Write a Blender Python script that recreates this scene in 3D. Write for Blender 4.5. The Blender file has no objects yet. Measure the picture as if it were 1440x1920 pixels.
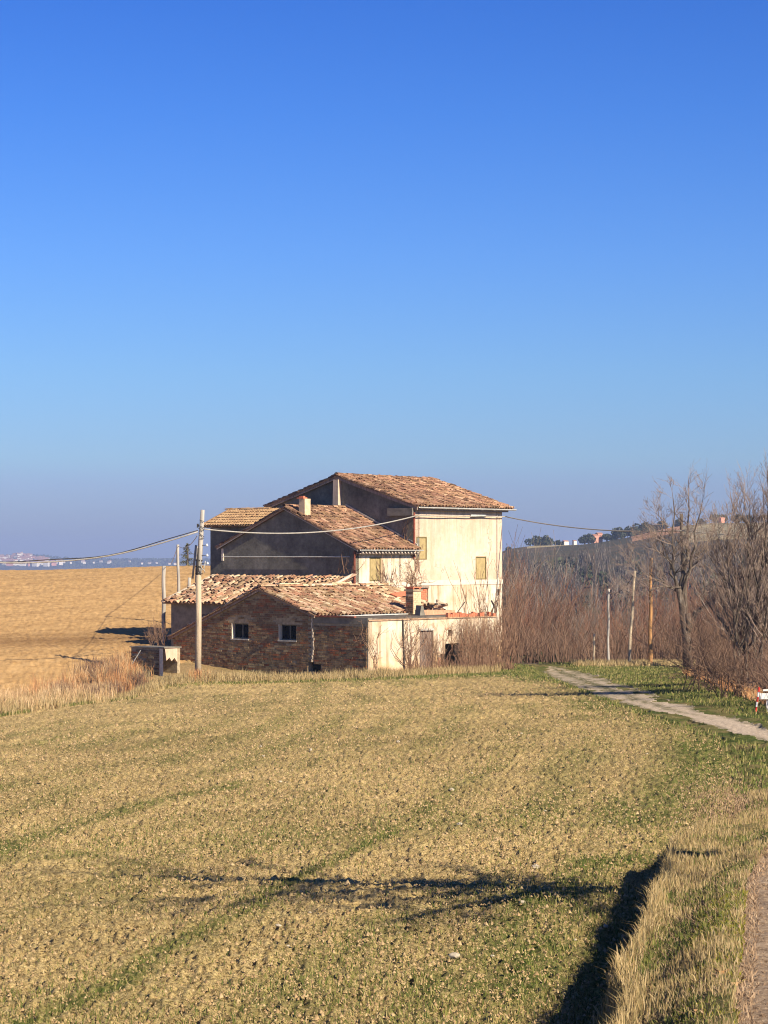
import bpy, math, random
import numpy as np
from mathutils import Vector, Matrix

S = bpy.context.scene
COL = S.collection
R = math.radians
F = 4300.0            # focal length in photo pixels (1440 x 1920)
HC = 4.6              # camera height above the farmyard

# ------------------------------------------------------------------ camera, sky, sun, exposure
cam_d = bpy.data.cameras.new("camera")
cam = bpy.data.objects.new("camera", cam_d)
COL.objects.link(cam)
cam.location = (0, 0, HC)
cam.rotation_euler = (R(90), 0, 0)
cam_d.sensor_fit = 'VERTICAL'
cam_d.sensor_height = 36.0
cam_d.lens = 36.0 * F / 1920.0
cam_d.shift_y = (1045 - 960) / 1920.0
cam_d.clip_start = 0.1
cam_d.clip_end = 40000
S.camera = cam

SUN_EL = 32.0
SUN_H = Vector((0.705, -0.709))                 # horizontal direction towards the sun
wd = bpy.data.worlds.new("World"); S.world = wd; wd.use_nodes = True
nt = wd.node_tree; nt.nodes.clear()
wo = nt.nodes.new("ShaderNodeOutputWorld"); bg = nt.nodes.new("ShaderNodeBackground")
sky = nt.nodes.new("ShaderNodeTexSky"); sky.sky_type = 'NISHITA'; sky.sun_disc = False
sky.sun_elevation = R(SUN_EL)
sky.sun_rotation = math.atan2(SUN_H.x, SUN_H.y)
sky.air_density = 1.0; sky.dust_density = 0.6; sky.ozone_density = 2.0; sky.altitude = 200
tc = nt.nodes.new("ShaderNodeTexCoord"); sep = nt.nodes.new("ShaderNodeSeparateXYZ")
ramp = nt.nodes.new("ShaderNodeValToRGB"); mul = nt.nodes.new("ShaderNodeMix"); mul.data_type = 'RGBA'; mul.blend_type = 'MULTIPLY'
mul.inputs[0].default_value = 1.0
mp = nt.nodes.new("ShaderNodeMath"); mp.operation = 'MULTIPLY'; mp.inputs[1].default_value = 1.0
SKY_RAMP = [(0.0, (0.215, 0.26, 0.48)), (0.032, (0.22, 0.285, 0.51)), (0.042, (0.228, 0.32, 0.515)), (0.08, (0.208, 0.325, 0.53)),
            (0.13, (0.165, 0.30, 0.57)), (0.19, (0.112, 0.258, 0.57)), (0.24, (0.082, 0.222, 0.55)), (0.45, (0.06, 0.14, 0.34)), (1.0, (0.045, 0.085, 0.19))]
els = ramp.color_ramp.elements
els[0].position, els[0].color = SKY_RAMP[0][0], SKY_RAMP[0][1] + (1,)
els[1].position, els[1].color = SKY_RAMP[-1][0], SKY_RAMP[-1][1] + (1,)
for p_, c_ in SKY_RAMP[1:-1]:
    e = els.new(p_); e.color = c_ + (1,)
nt.links.new(tc.outputs['Generated'], sep.inputs[0]); nt.links.new(sep.outputs[2], mp.inputs[0]); nt.links.new(mp.outputs[0], ramp.inputs[0])
nt.links.new(sky.outputs[0], mul.inputs[6]); nt.links.new(ramp.outputs[0], mul.inputs[7])
nt.links.new(mul.outputs[2], bg.inputs[0]); nt.links.new(bg.outputs[0], wo.inputs[0])
bg.inputs[1].default_value = 0.15

sl = bpy.data.lights.new("sun", 'SUN'); so = bpy.data.objects.new("sun", sl); COL.objects.link(so)
sl.energy = 5.0; sl.angle = R(0.5); sl.color = (1.0, 0.86, 0.65)
sd = Vector((SUN_H.x * math.cos(R(SUN_EL)), SUN_H.y * math.cos(R(SUN_EL)), math.sin(R(SUN_EL))))
so.rotation_euler = sd.to_track_quat('Z', 'Y').to_euler()
S.view_settings.view_transform = 'Standard'; S.view_settings.look = 'None'
S.view_settings.gamma = 1.0; S.view_settings.use_curve_mapping = False
S.view_settings.exposure = 0.75
S.render.engine = 'CYCLES'
S.cycles.max_bounces = 5; S.cycles.diffuse_bounces = 2; S.cycles.volume_bounces = 0
S.cycles.use_denoising = True; S.cycles.filter_width = 1.1

# ------------------------------------------------------------------ helpers
def at(px, py, Y):
    return Vector(((px - 720) * Y / F, Y, HC - (py - 1045) * Y / F))

CU, CV = math.cos(R(50)), math.sin(R(50))
def W(u, v, z=0.0):
    """farm frame: u runs along the sunlit walls away from the camera, v along the gables to the left"""
    return Vector((-0.61 + CU * u - CV * v, 88 + CV * u + CU * v, z))
DU = Vector((CU, CV, 0)); DV = Vector((-CV, CU, 0)); DZ = Vector((0, 0, 1))

class MB:
    def __init__(s): s.v = []; s.f = []
    def quadbox(s, p, a, b, c):
        """box from corner p with edge vectors a, b, c"""
        n = len(s.v)
        for i in (0, 1):
            for j in (0, 1):
                for k in (0, 1):
                    s.v.append(tuple(p + a * i + b * j + c * k))
        s.f += [tuple(n + q for q in f) for f in ((0, 1, 3, 2), (4, 6, 7, 5), (0, 4, 5, 1), (2, 3, 7, 6), (0, 2, 6, 4), (1, 5, 7, 3))]
        return s
    def fb(s, u0, u1, v0, v1, z0, z1):
        return s.quadbox(W(u0, v0, z0), DU * (u1 - u0), DV * (v1 - v0), DZ * (z1 - z0))
    def tube(s, pts, rad, k=5, cap=True):
        n0 = len(s.v); m = len(pts)
        up = Vector((0.3, 0.2, 1)).normalized()
        for i, p in enumerate(pts):
            p = Vector(p)
            t = Vector(pts[min(i + 1, m - 1)]) - Vector(pts[max(i - 1, 0)])
            if t.length < 1e-9: t = Vector((0, 0, 1))
            t.normalize()
            a = t.cross(up)
            if a.length < 0.15: a = t.cross(Vector((1, 0, 0)))
            a.normalize(); b = t.cross(a)
            r = rad[i] if hasattr(rad, '__len__') else rad
            for j in range(k):
                an = 2 * math.pi * j / k
                s.v.append(tuple(p + a * (r * math.cos(an)) + b * (r * math.sin(an))))
        for i in range(m - 1):
            for j in range(k):
                j2 = (j + 1) % k
                s.f.append((n0 + i * k + j, n0 + i * k + j2, n0 + (i + 1) * k + j2, n0 + (i + 1) * k + j))
        if cap and k > 3:
            s.f.append(tuple(n0 + j for j in range(k))[::-1]); s.f.append(tuple(n0 + (m - 1) * k + j for j in range(k)))
        return s
    def poly(s, pts):
        n = len(s.v); s.v += [tuple(p) for p in pts]; s.f.append(tuple(range(n, n + len(pts)))); return s
    def prism(s, pts, d):
        n = len(s.v); m = len(pts)
        s.v += [tuple(p) for p in pts] + [tuple(Vector(p) + d) for p in pts]
        s.f.append(tuple(range(n, n + m))[::-1]); s.f.append(tuple(range(n + m, n + 2 * m)))
        for i in range(m):
            j = (i + 1) % m; s.f.append((n + i, n + j, n + m + j, n + m + i))
        return s
    def build(s, name, mat, parent=None, loc=None, smooth=False, fixn=True):
        me = bpy.data.meshes.new(name)
        v = s.v
        if loc is not None:
            lx, ly, lz = loc; v = [(a - lx, b - ly, c - lz) for a, b, c in v]
        me.from_pydata(v, [], s.f)
        if fixn and len(s.f) < 60000:
            import bmesh
            bm = bmesh.new(); bm.from_mesh(me); bmesh.ops.recalc_face_normals(bm, faces=bm.faces); bm.to_mesh(me); bm.free()
        if mat: me.materials.append(mat)
        if smooth: me.shade_smooth()
        o = bpy.data.objects.new(name, me); COL.objects.link(o)
        if parent is not None: o.parent = parent
        return o

def arr_mesh(name, V, Fc, mat, parent=None, smooth=False):
    """V (n,3), Fc (m,k) arrays -> object"""
    me = bpy.data.meshes.new(name)
    n, (m, k) = len(V), Fc.shape
    me.vertices.add(n); me.vertices.foreach_set("co", np.ascontiguousarray(V, dtype=np.float32).ravel())
    me.loops.add(m * k); me.loops.foreach_set("vertex_index", np.ascontiguousarray(Fc, dtype=np.int32).ravel())
    me.polygons.add(m); me.polygons.foreach_set("loop_start", np.arange(0, m * k, k, dtype=np.int32))
    try: me.polygons.foreach_set("loop_total", np.full(m, k, dtype=np.int32))
    except Exception: pass
    me.update(calc_edges=True); me.validate()
    if mat: me.materials.append(mat)
    if smooth: me.shade_smooth()
    o = bpy.data.objects.new(name, me); COL.objects.link(o)
    if parent is not None: o.parent = parent
    return o

def tag(o, label=None, cat=None, group=None, kind=None):
    if label: o['label'] = label
    if cat: o['category'] = cat
    if group: o['group'] = group
    if kind: o['kind'] = kind
    return o
def empty(name, loc, label, cat, group=None):
    o = bpy.data.objects.new(name, None); COL.objects.link(o); o.location = loc
    o.empty_display_size = 0.3
    return tag(o, label, cat, group)
def copy_tree(o, loc, rz=0.0, sc=1.0, label=None, parent=None):
    c = o.copy(); COL.objects.link(c); c.parent = parent
    if parent is None:
        c.location = loc; c.rotation_euler = (0, 0, rz); c.scale = (sc, sc, sc) if not hasattr(sc, '__len__') else sc
        if label: c['label'] = label
    for ch in o.children: copy_tree(ch, None, parent=c)
    return c

# ---- materials
def rgb(c): return (c[0], c[1], c[2], 1)
class Mat:
    def __init__(s, name, rough=0.9, spec=0.2):
        s.m = bpy.data.materials.new(name); s.m.use_nodes = True
        s.t = s.m.node_tree; s.b = s.t.nodes['Principled BSDF']
        s.b.inputs['Roughness'].default_value = rough; s.b.inputs['Specular IOR Level'].default_value = spec
        s.geo = s.n("ShaderNodeNewGeometry"); s.pos = s.geo.outputs['Position']
    def n(s, t): return s.t.nodes.new(t)
    def l(s, a, b): s.t.links.new(a, b)
    def noise(s, scale, detail=3, rough=0.55, vec=None, stretch=None):
        nn = s.n("ShaderNodeTexNoise"); nn.inputs['Scale'].default_value = scale
        nn.inputs['Detail'].default_value = detail; nn.inputs['Roughness'].default_value = rough
        v = vec or s.pos
        if stretch:
            mpn = s.n("ShaderNodeVectorMath"); mpn.operation = 'MULTIPLY'; mpn.inputs[1].default_value = stretch
            s.l(v, mpn.inputs[0]); v = mpn.outputs[0]
        s.l(v, nn.inputs['Vector']); return nn.outputs['Fac']
    def ramp(s, fac, stops, const=False):
        r = s.n("ShaderNodeValToRGB"); s.l(fac, r.inputs[0]); e = r.color_ramp.elements
        if const: r.color_ramp.interpolation = 'CONSTANT'
        e[0].position, e[0].color = stops[0][0], rgb(stops[0][1]) if hasattr(stops[0][1], '__len__') else rgb((stops[0][1],) * 3)
        e[1].position, e[1].color = stops[-1][0], rgb(stops[-1][1]) if hasattr(stops[-1][1], '__len__') else rgb((stops[-1][1],) * 3)
        for p, c in stops[1:-1]:
            x = e.new(p); x.color = rgb(c) if hasattr(c, '__len__') else rgb((c,) * 3)
        return r.outputs[0]
    def mix(s, f, a, b, mode='MIX'):
        m = s.n("ShaderNodeMix"); m.data_type = 'RGBA'; m.blend_type = mode
        for inp, val in ((m.inputs[0], f), (m.inputs[6], a), (m.inputs[7], b)):
            if isinstance(val, (int, float)): inp.default_value = val
            elif isinstance(val, tuple): inp.default_value = rgb(val)
            else: s.l(val, inp)
        return m.outputs[2]
    def attr(s, name):
        a = s.n("ShaderNodeAttribute"); a.attribute_name = name; return a.outputs['Fac']
    def math(s, op, a, b):
        m = s.n("ShaderNodeMath"); m.operation = op
        for i, v in ((0, a), (1, b)):
            if isinstance(v, (int, float)): m.inputs[i].default_value = v
            else: s.l(v, m.inputs[i])
        return m.outputs[0]
    def rnd(s):
        """one random value per object or per loose piece of a joined mesh"""
        oi = s.n("ShaderNodeObjectInfo")
        return s.math('FRACT', s.math('ADD', oi.outputs['Random'], s.geo.outputs['Random Per Island']), 0)
    def color(s, c):
        if isinstance(c, tuple): s.b.inputs['Base Color'].default_value = rgb(c)
        else: s.l(c, s.b.inputs['Base Color'])
        return s
    def bump(s, h, strength=0.4, dist=0.02):
        b = s.n("ShaderNodeBump"); b.inputs['Strength'].default_value = strength; b.inputs['Distance'].default_value = dist
        s.l(h, b.inputs['Height']); s.l(b.outputs[0], s.b.inputs['Normal']); return s

M = {}
def plain(name, col, rough=0.9, spec=0.2, var=0.25, scale=8, bump=0.3, bd=0.01, stretch=None):
    m = Mat(name, rough, spec); n = m.noise(scale, 5, 0.6, stretch=stretch)
    lo = tuple(c * (1 - var) for c in col); hi = tuple(min(1, c * (1 + var)) for c in col)
    m.color(m.ramp(n, [(0.3, lo), (0.7, hi)]))
    m.bump(m.noise(scale * 5, 4), bump, bd); M[name] = m.m; return m.m

def make_materials():
    # tilled soil
    m = Mat("soil", 1.0, 0.05)
    soil = m.ramp(m.noise(9, 6, 0.75), [(0.25, (0.35, 0.25, 0.115)), (0.45, (0.57, 0.425, 0.205)), (0.62, (0.70, 0.545, 0.285)), (0.8, (0.82, 0.67, 0.40))])
    big = m.mix(1.0, m.ramp(m.noise(0.5, 3), [(0.35, 0.82), (0.65, 1.1)]), m.ramp(m.noise(0.12, 4, 0.6, stretch=(1.0, 0.4, 1.0)), [(0.38, 0.84), (0.62, 1.08)]), 'MULTIPLY')
    soil = m.mix(1.0, soil, big, 'MULTIPLY')
    speck = m.ramp(m.noise(34, 4, 0.75), [(0.38, (0.25, 0.19, 0.14)), (0.47, (0.85, 0.83, 0.80)), (0.60, (1.3, 1.27, 1.18))])
    soil = m.mix(1.0, soil, speck, 'MULTIPLY')
    gr = m.ramp(m.noise(22, 4, 0.7), [(0.3, (0.05, 0.075, 0.018)), (0.6, (0.13, 0.165, 0.04)), (0.8, (0.27, 0.27, 0.09))])
    gm = m.math('MULTIPLY', m.attr("green"), m.ramp(m.noise(14, 5, 0.7), [(0.36, 0.35), (0.54, 1.0)]))
    m.color(m.mix(gm, soil, gr)); m.bump(m.noise(45, 5, 0.7), 0.9, 0.03); M['soil'] = m.m
    m = Mat("hill_soil", 1.0, 0.05)
    soil = m.ramp(m.noise(1.6, 7, 0.72), [(0.28, (0.34, 0.205, 0.085)), (0.5, (0.55, 0.35, 0.155)), (0.75, (0.68, 0.46, 0.225))])
    st = m.ramp(m.noise(0.8, 4, 0.6, stretch=(0.25, 1.0, 1.0)), [(0.38, 0.92), (0.62, 1.05)])
    c = m.mix(1.0, soil, st, 'MULTIPLY'); c = m.mix(m.attr('green'), c, m.mix(1.0, c, (0.52, 0.48, 0.46), 'MULTIPLY'))
    m.color(c); m.bump(m.noise(6, 6, 0.7), 0.7, 0.08); M['hill_soil'] = m.m
    # grass ground
    m = Mat("turf", 1.0, 0.05)
    g = m.ramp(m.noise(7, 6, 0.7), [(0.28, (0.035, 0.055, 0.014)), (0.5, (0.09, 0.115, 0.03)), (0.66, (0.17, 0.18, 0.055)), (0.8, (0.30, 0.25, 0.12))])
    dry = m.ramp(m.noise(12, 6, 0.7), [(0.3, (0.20, 0.13, 0.06)), (0.6, (0.42, 0.30, 0.15)), (0.8, (0.55, 0.42, 0.24))])
    dm = m.math('ADD', m.attr("dry"), m.math('MULTIPLY', m.ramp(m.noise(0.7, 5, 0.65), [(0.45, 0.0), (0.62, 1.0)]), 0.6))
    m.color(m.mix(m.ramp(dm, [(0.0, 0.0), (1.0, 1.0)]), g, dry)); m.bump(m.noise(30, 5, 0.7), 0.9, 0.04); M['turf'] = m.m
    m = Mat("gravel", 1.0, 0.1)
    g = m.ramp(m.noise(16, 6, 0.75), [(0.25, (0.28, 0.21, 0.14)), (0.5, (0.58, 0.47, 0.35)), (0.75, (0.84, 0.74, 0.60))])
    tf = m.ramp(m.noise(1.3, 6, 0.7), [(0.5, 0.0), (0.58, 1.0)])
    turf = m.ramp(m.noise(9, 5, 0.7), [(0.3, (0.06, 0.075, 0.02)), (0.7, (0.17, 0.15, 0.06))])
    fm = m.math('MAXIMUM', m.math('MULTIPLY', tf, m.attr("dry")), m.math('MULTIPLY', m.attr("green"), m.ramp(m.noise(6, 5, 0.7), [(0.42, 0.0), (0.52, 1.0)])))
    m.color(m.mix(fm, g, turf)); m.bump(m.noise(40, 5, 0.7), 0.8, 0.03); M['gravel'] = m.m
    m = Mat("road_dirt", 0.95, 0.1)
    g = m.ramp(m.noise(30, 6, 0.75, stretch=(0.5, 1.2, 1)), [(0.3, (0.13, 0.09, 0.06)), (0.5, (0.34, 0.25, 0.17)), (0.72, (0.60, 0.48, 0.35))])
    m.color(g); m.bump(m.noise(50, 5, 0.7), 0.9, 0.02); M['road_dirt'] = m.m
    # far land
    m = Mat("far_land", 1.0, 0.0)
    a = m.ramp(m.noise(0.012, 4, 0.6), [(0.38, (0.06, 0.065, 0.04)), (0.47, (0.13, 0.10, 0.06)), (0.55, (0.08, 0.08, 0.045)), (0.64, (0.16, 0.11, 0.07))], True)
    m.color(m.mix(0.5, a, m.ramp(m.noise(0.25, 5, 0.7), [(0.3, (0.04, 0.04, 0.028)), (0.7, (0.14, 0.11, 0.08))]))); M['far_land'] = m.m
    # blades, twigs
    def ramprnd(name, cols, rough=0.8, spec=0.15):
        m = Mat(name, rough, spec); n = len(cols)
        r = m.ramp(m.rnd(), [(i / max(1, n - 1) * 0.98, c) for i, c in enumerate(cols)])
        m.color(r); M[name] = m.m; return m
    ramprnd("straw", [(0.42, 0.30, 0.14), (0.26, 0.18, 0.08), (0.58, 0.45, 0.25), (0.20, 0.17, 0.07), (0.36, 0.27, 0.13), (0.50, 0.38, 0.2)])
    ramprnd("pink_straw", [(0.50, 0.31, 0.15), (0.72, 0.49, 0.27), (0.34, 0.21, 0.10), (0.78, 0.58, 0.35), (0.42, 0.29, 0.14), (0.24, 0.15, 0.08)])
    ramprnd("brown_straw", [(0.30, 0.20, 0.12), (0.42, 0.29, 0.18), (0.20, 0.13, 0.08), (0.50, 0.37, 0.24)])
    ramprnd("rust_straw", [(0.50, 0.22, 0.09), (0.62, 0.34, 0.15), (0.36, 0.17, 0.08), (0.58, 0.42, 0.22)])
    ramprnd("green_blade", [(0.06, 0.09, 0.02), (0.11, 0.135, 0.032), (0.19, 0.19, 0.05), (0.045, 0.07, 0.018), (0.27, 0.25, 0.09), (0.33, 0.27, 0.12)])
    ramprnd("moss_blade", [(0.20, 0.19, 0.02), (0.28, 0.25, 0.03), (0.15, 0.16, 0.02)])
    ramprnd("clod", [(0.40, 0.275, 0.135), (0.54, 0.40, 0.22), (0.30, 0.20, 0.10), (0.46, 0.32, 0.165)])
    ramprnd("twig", [(0.20, 0.145, 0.115), (0.28, 0.215, 0.175), (0.14, 0.10, 0.08), (0.34, 0.27, 0.22)])
    ramprnd("thicket_twig", [(0.16, 0.095, 0.062), (0.23, 0.145, 0.10), (0.10, 0.062, 0.045), (0.20, 0.135, 0.10)])
    ramprnd("thicket_red", [(0.21, 0.10, 0.06), (0.29, 0.15, 0.095), (0.13, 0.06, 0.045)])
    ramprnd("thicket_grey", [(0.19, 0.15, 0.12), (0.29, 0.24, 0.20), (0.12, 0.095, 0.08)])
    ramprnd("far_twig", [(0.09, 0.075, 0.065), (0.14, 0.115, 0.10), (0.06, 0.055, 0.045), (0.30, 0.27, 0.24)])
    ramprnd("vine", [(0.18, 0.10, 0.065), (0.27, 0.16, 0.10), (0.12, 0.068, 0.045), (0.32, 0.20, 0.13)])
    ramprnd("leaf_dark", [(0.035, 0.05, 0.025), (0.06, 0.075, 0.035), (0.09, 0.09, 0.05), (0.05, 0.06, 0.03)])
    ramprnd("leaf_litter", [(0.42, 0.22, 0.09), (0.5, 0.33, 0.17), (0.28, 0.14, 0.06)])
    m = Mat("bark", 0.95, 0.1)
    m.color(m.ramp(m.noise(9, 5, 0.7, stretch=(1, 1, 0.3)), [(0.32, (0.055, 0.042, 0.033)), (0.57, (0.15, 0.12, 0.095)), (0.72, (0.38, 0.34, 0.28))]))
    m.bump(m.noise(30, 4, stretch=(1, 1, 0.3)), 0.7, 0.02); M['bark'] = m.m
    # tiles
    def tiles(name, cols, dark=0.35):
        m = Mat(name, 0.9, 0.15); n = len(cols)
        r = m.ramp(m.rnd(), [(i / n, c) for i, c in enumerate(cols)], True)
        st = m.ramp(m.noise(9, 6, 0.75), [(0.33, (dark, dark * 0.92, dark * 0.82)), (0.5, (0.95, 0.93, 0.9)), (0.7, (1.15, 1.12, 1.05))])
        c = m.mix(1.0, r, st, 'MULTIPLY')
        lich = m.ramp(m.noise(22, 4, 0.7), [(0.6, 0.0), (0.68, 0.75)])
        c = m.mix(lich, c, (0.50, 0.42, 0.24)); m.color(c); m.bump(m.noise(60, 3), 0.4, 0.006); M[name] = m.m
    tiles("tile_light", [(0.50, 0.335, 0.21), (0.62, 0.46, 0.31), (0.36, 0.20, 0.13), (0.52, 0.34, 0.24), (0.25, 0.145, 0.095), (0.68, 0.54, 0.38), (0.42, 0.29, 0.17), (0.46, 0.25, 0.16), (0.34, 0.24, 0.15)], 0.34)
    tiles("tile_brown", [(0.33, 0.185, 0.12), (0.45, 0.265, 0.17), (0.20, 0.11, 0.075), (0.38, 0.21, 0.145), (0.27, 0.17, 0.11), (0.52, 0.34, 0.23), (0.15, 0.088, 0.062), (0.35, 0.22, 0.13)], 0.26)
    tiles("tile_orange", [(0.44, 0.285, 0.16), (0.50, 0.34, 0.20), (0.38, 0.24, 0.135), (0.46, 0.31, 0.17)], 0.6)
    plain("tile_under", (0.20, 0.125, 0.08), var=0.5, scale=12)
    plain("red_tile", (0.62, 0.20, 0.11), var=0.25, scale=14)
    plain("unlit_inside", (0.008, 0.007, 0.006), var=0.1, spec=0.0)  # near-black colour standing for the darkness inside openings
    # bricks
    m = Mat("brick", 0.95, 0.1)
    cols = [(0.25, 0.16, 0.085), (0.28, 0.165, 0.09), (0.33, 0.13, 0.06), (0.28, 0.20, 0.115), (0.19, 0.12, 0.07), (0.32, 0.22, 0.12), (0.25, 0.135, 0.07), (0.37, 0.28, 0.165), (0.25, 0.17, 0.10), (0.21, 0.15, 0.09)]
    r = m.ramp(m.rnd(), [(i / len(cols), c) for i, c in enumerate(cols)], True)
    st = m.ramp(m.noise(6, 5, 0.7), [(0.35, (0.55, 0.55, 0.55)), (0.55, (1, 1, 1)), (0.7, (1.2, 1.15, 1.05))])
    c = m.mix(1.0, r, st, 'MULTIPLY')
    reds = m.ramp(m.noise(1.1, 3, 0.6), [(0.6, 0.0), (0.7, 0.4)])
    m.color(m.mix(reds, c, (0.36, 0.15, 0.07))); m.bump(m.noise(50, 4), 0.5, 0.006); M['brick'] = m.m
    plain("mortar", (0.36, 0.29, 0.19), var=0.4, scale=7)
    plain("pale_mortar", (0.66, 0.55, 0.42), var=0.2, scale=9)
    # plasters
    m = Mat("plaster_cream", 0.92, 0.1)
    b = m.ramp(m.noise(0.55, 5, 0.6), [(0.3, (0.60, 0.455, 0.345)), (0.5, (0.68, 0.53, 0.41)), (0.68, (0.74, 0.60, 0.48))])
    d = m.ramp(m.noise(5, 6, 0.7), [(0.3, (0.88, 0.84, 0.78)), (0.6, (1, 1, 1))])
    streak = m.ramp(m.noise(2.2, 5, 0.7, stretch=(1.6, 1.6, 0.18)), [(0.33, (0.86, 0.80, 0.72)), (0.5, (1, 1, 1))])
    c = m.mix(0.8, m.mix(1.0, b, d, 'MULTIPLY'), streak, 'MULTIPLY')
    pk = m.ramp(m.noise(1.3, 4, 0.6), [(0.62, 0.0), (0.7, 0.55)])
    sp = m.n("ShaderNodeSeparateXYZ"); m.l(m.pos, sp.inputs[0])
    drip = m.math('MULTIPLY', m.ramp(m.math('MULTIPLY', m.math('SUBTRACT', sp.outputs[2], 4.6), 0.5), [(0.1, 0.0), (0.9, 1.0)]), m.ramp(m.noise(4.5, 4, 0.7, stretch=(1.5, 1.5, 0.05)), [(0.45, 0.0), (0.62, 0.55)]))
    vor = m.n("ShaderNodeTexVoronoi"); vor.feature = 'DISTANCE_TO_EDGE'; vor.inputs['Scale'].default_value = 0.55; wv = m.n("ShaderNodeVectorMath"); wv.operation = 'ADD'
    nz = m.n("ShaderNodeTexNoise"); nz.inputs['Scale'].default_value = 2.0; m.l(m.pos, nz.inputs['Vector']); m.l(m.pos, wv.inputs[0]); m.l(nz.outputs['Color'], wv.inputs[1]); m.l(wv.outputs[0], vor.inputs['Vector'])
    crack = m.math('MULTIPLY', m.ramp(vor.outputs['Distance'], [(0.004, 0.55), (0.012, 0.0)]), m.ramp(m.noise(0.6, 3), [(0.5, 0.0), (0.6, 1.0)]))
    c = m.mix(drip, m.mix(pk, c, (0.66, 0.46, 0.35)), (0.38, 0.31, 0.24)); c = m.mix(crack, c, (0.16, 0.12, 0.09))
    m.color(c); m.bump(m.noise(18, 5), 0.35, 0.01); M['plaster_cream'] = m.m
    m = Mat("plaster_white", 0.92, 0.1)
    b = m.ramp(m.noise(0.9, 5, 0.6), [(0.3, (0.56, 0.42, 0.28)), (0.5, (0.68, 0.57, 0.43)), (0.68, (0.76, 0.68, 0.56))])
    streak = m.ramp(m.noise(2.6, 5, 0.7, stretch=(1.6, 1.6, 0.16)), [(0.35, (0.58, 0.50, 0.40)), (0.52, (1, 1, 1))])
    sp = m.n("ShaderNodeSeparateXYZ"); m.l(m.pos, sp.inputs[0])
    damp = m.math('ADD', m.math('MULTIPLY', sp.outputs[2], -0.55), m.noise(1.6, 5, 0.7))     # rising damp, ochre at the foot
    dm = m.ramp(damp, [(0.02, 0.0), (0.45, 0.85)])
    m.color(m.mix(dm, m.mix(0.85, b, streak, 'MULTIPLY'), (0.60, 0.38, 0.17))); m.bump(m.noise(16, 5), 0.45, 0.015); M['plaster_white'] = m.m
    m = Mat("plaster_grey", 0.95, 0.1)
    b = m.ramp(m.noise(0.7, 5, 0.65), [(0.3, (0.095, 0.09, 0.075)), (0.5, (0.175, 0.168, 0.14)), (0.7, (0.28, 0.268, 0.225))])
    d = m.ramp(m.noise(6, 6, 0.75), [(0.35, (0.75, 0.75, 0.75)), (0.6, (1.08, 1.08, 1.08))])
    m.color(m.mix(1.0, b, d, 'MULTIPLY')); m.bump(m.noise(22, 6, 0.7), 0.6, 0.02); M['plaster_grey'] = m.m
    plain("concrete", (0.46, 0.43, 0.38), var=0.25, scale=5)
    plain("slab_grey", (0.21, 0.19, 0.155), var=0.3, scale=4)
    plain("terrace_felt", (0.14, 0.12, 0.10), var=0.5, scale=2.5); plain("coping_clay", (0.42, 0.27, 0.17), var=0.5, scale=5)
    plain("belt_white", (0.70, 0.61, 0.49), var=0.1, scale=4)
    plain("white_paint", (0.80, 0.78, 0.74), var=0.08, rough=0.5, spec=0.4)
    plain("red_paint", (0.62, 0.045, 0.03), var=0.1, rough=0.5, spec=0.4)
    plain("cream_brick", (0.66, 0.50, 0.32), var=0.25, scale=6)
    plain("zinc", (0.55, 0.55, 0.53), rough=0.45, spec=0.5, var=0.15)
    plain("rust", (0.24, 0.075, 0.05), var=0.4, scale=6)
    plain("iron", (0.05, 0.045, 0.04), rough=0.6, var=0.3)
    plain("shutter", (0.40, 0.31, 0.15), var=0.18, scale=5)
    plain("shutter_frame", (0.20, 0.16, 0.07), var=0.2)
    plain("window_frame", (0.16, 0.15, 0.13), var=0.2)
    plain("plank", (0.26, 0.20, 0.165), var=0.45, scale=3, stretch=(6, 6, 0.4), bump=0.6)
    plain("pole_wood", (0.47, 0.38, 0.27), var=0.35, scale=5, stretch=(4, 4, 0.25), bump=0.7, bd=0.02)
    plain("pole_grey", (0.40, 0.37, 0.33), var=0.3, scale=4, stretch=(4, 4, 0.25), bump=0.5)
    plain("pole_orange", (0.46, 0.25, 0.11), var=0.4, scale=3, stretch=(3, 3, 0.35), bump=0.5)
    plain("ceramic", (0.82, 0.80, 0.76), rough=0.25, spec=0.6, var=0.05)
    plain("cable_pale", (0.38, 0.36, 0.32), var=0.2, rough=0.6)
    plain("cable_dark", (0.05, 0.045, 0.04), var=0.2, rough=0.6)
    plain("terracotta", (0.60, 0.31, 0.19), var=0.25, scale=8)
    plain("stone", (0.48, 0.42, 0.32), var=0.2, scale=20)
    plain("tarp", (0.018, 0.018, 0.018), rough=0.55, var=0.3)
    plain("far_white", (0.80, 0.74, 0.66), var=0.1, scale=0.1)
    plain("far_pink", (0.62, 0.30, 0.22), var=0.1, scale=0.1)
    plain("far_roof", (0.40, 0.21, 0.14), var=0.2, scale=0.2)
    plain("far_brown", (0.42, 0.23, 0.12), var=0.2, scale=0.05); plain("far_tan", (0.30, 0.25, 0.13), var=0.45, scale=0.10)
    plain("far_window", (0.08, 0.08, 0.09), var=0.1)
make_materials()

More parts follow.
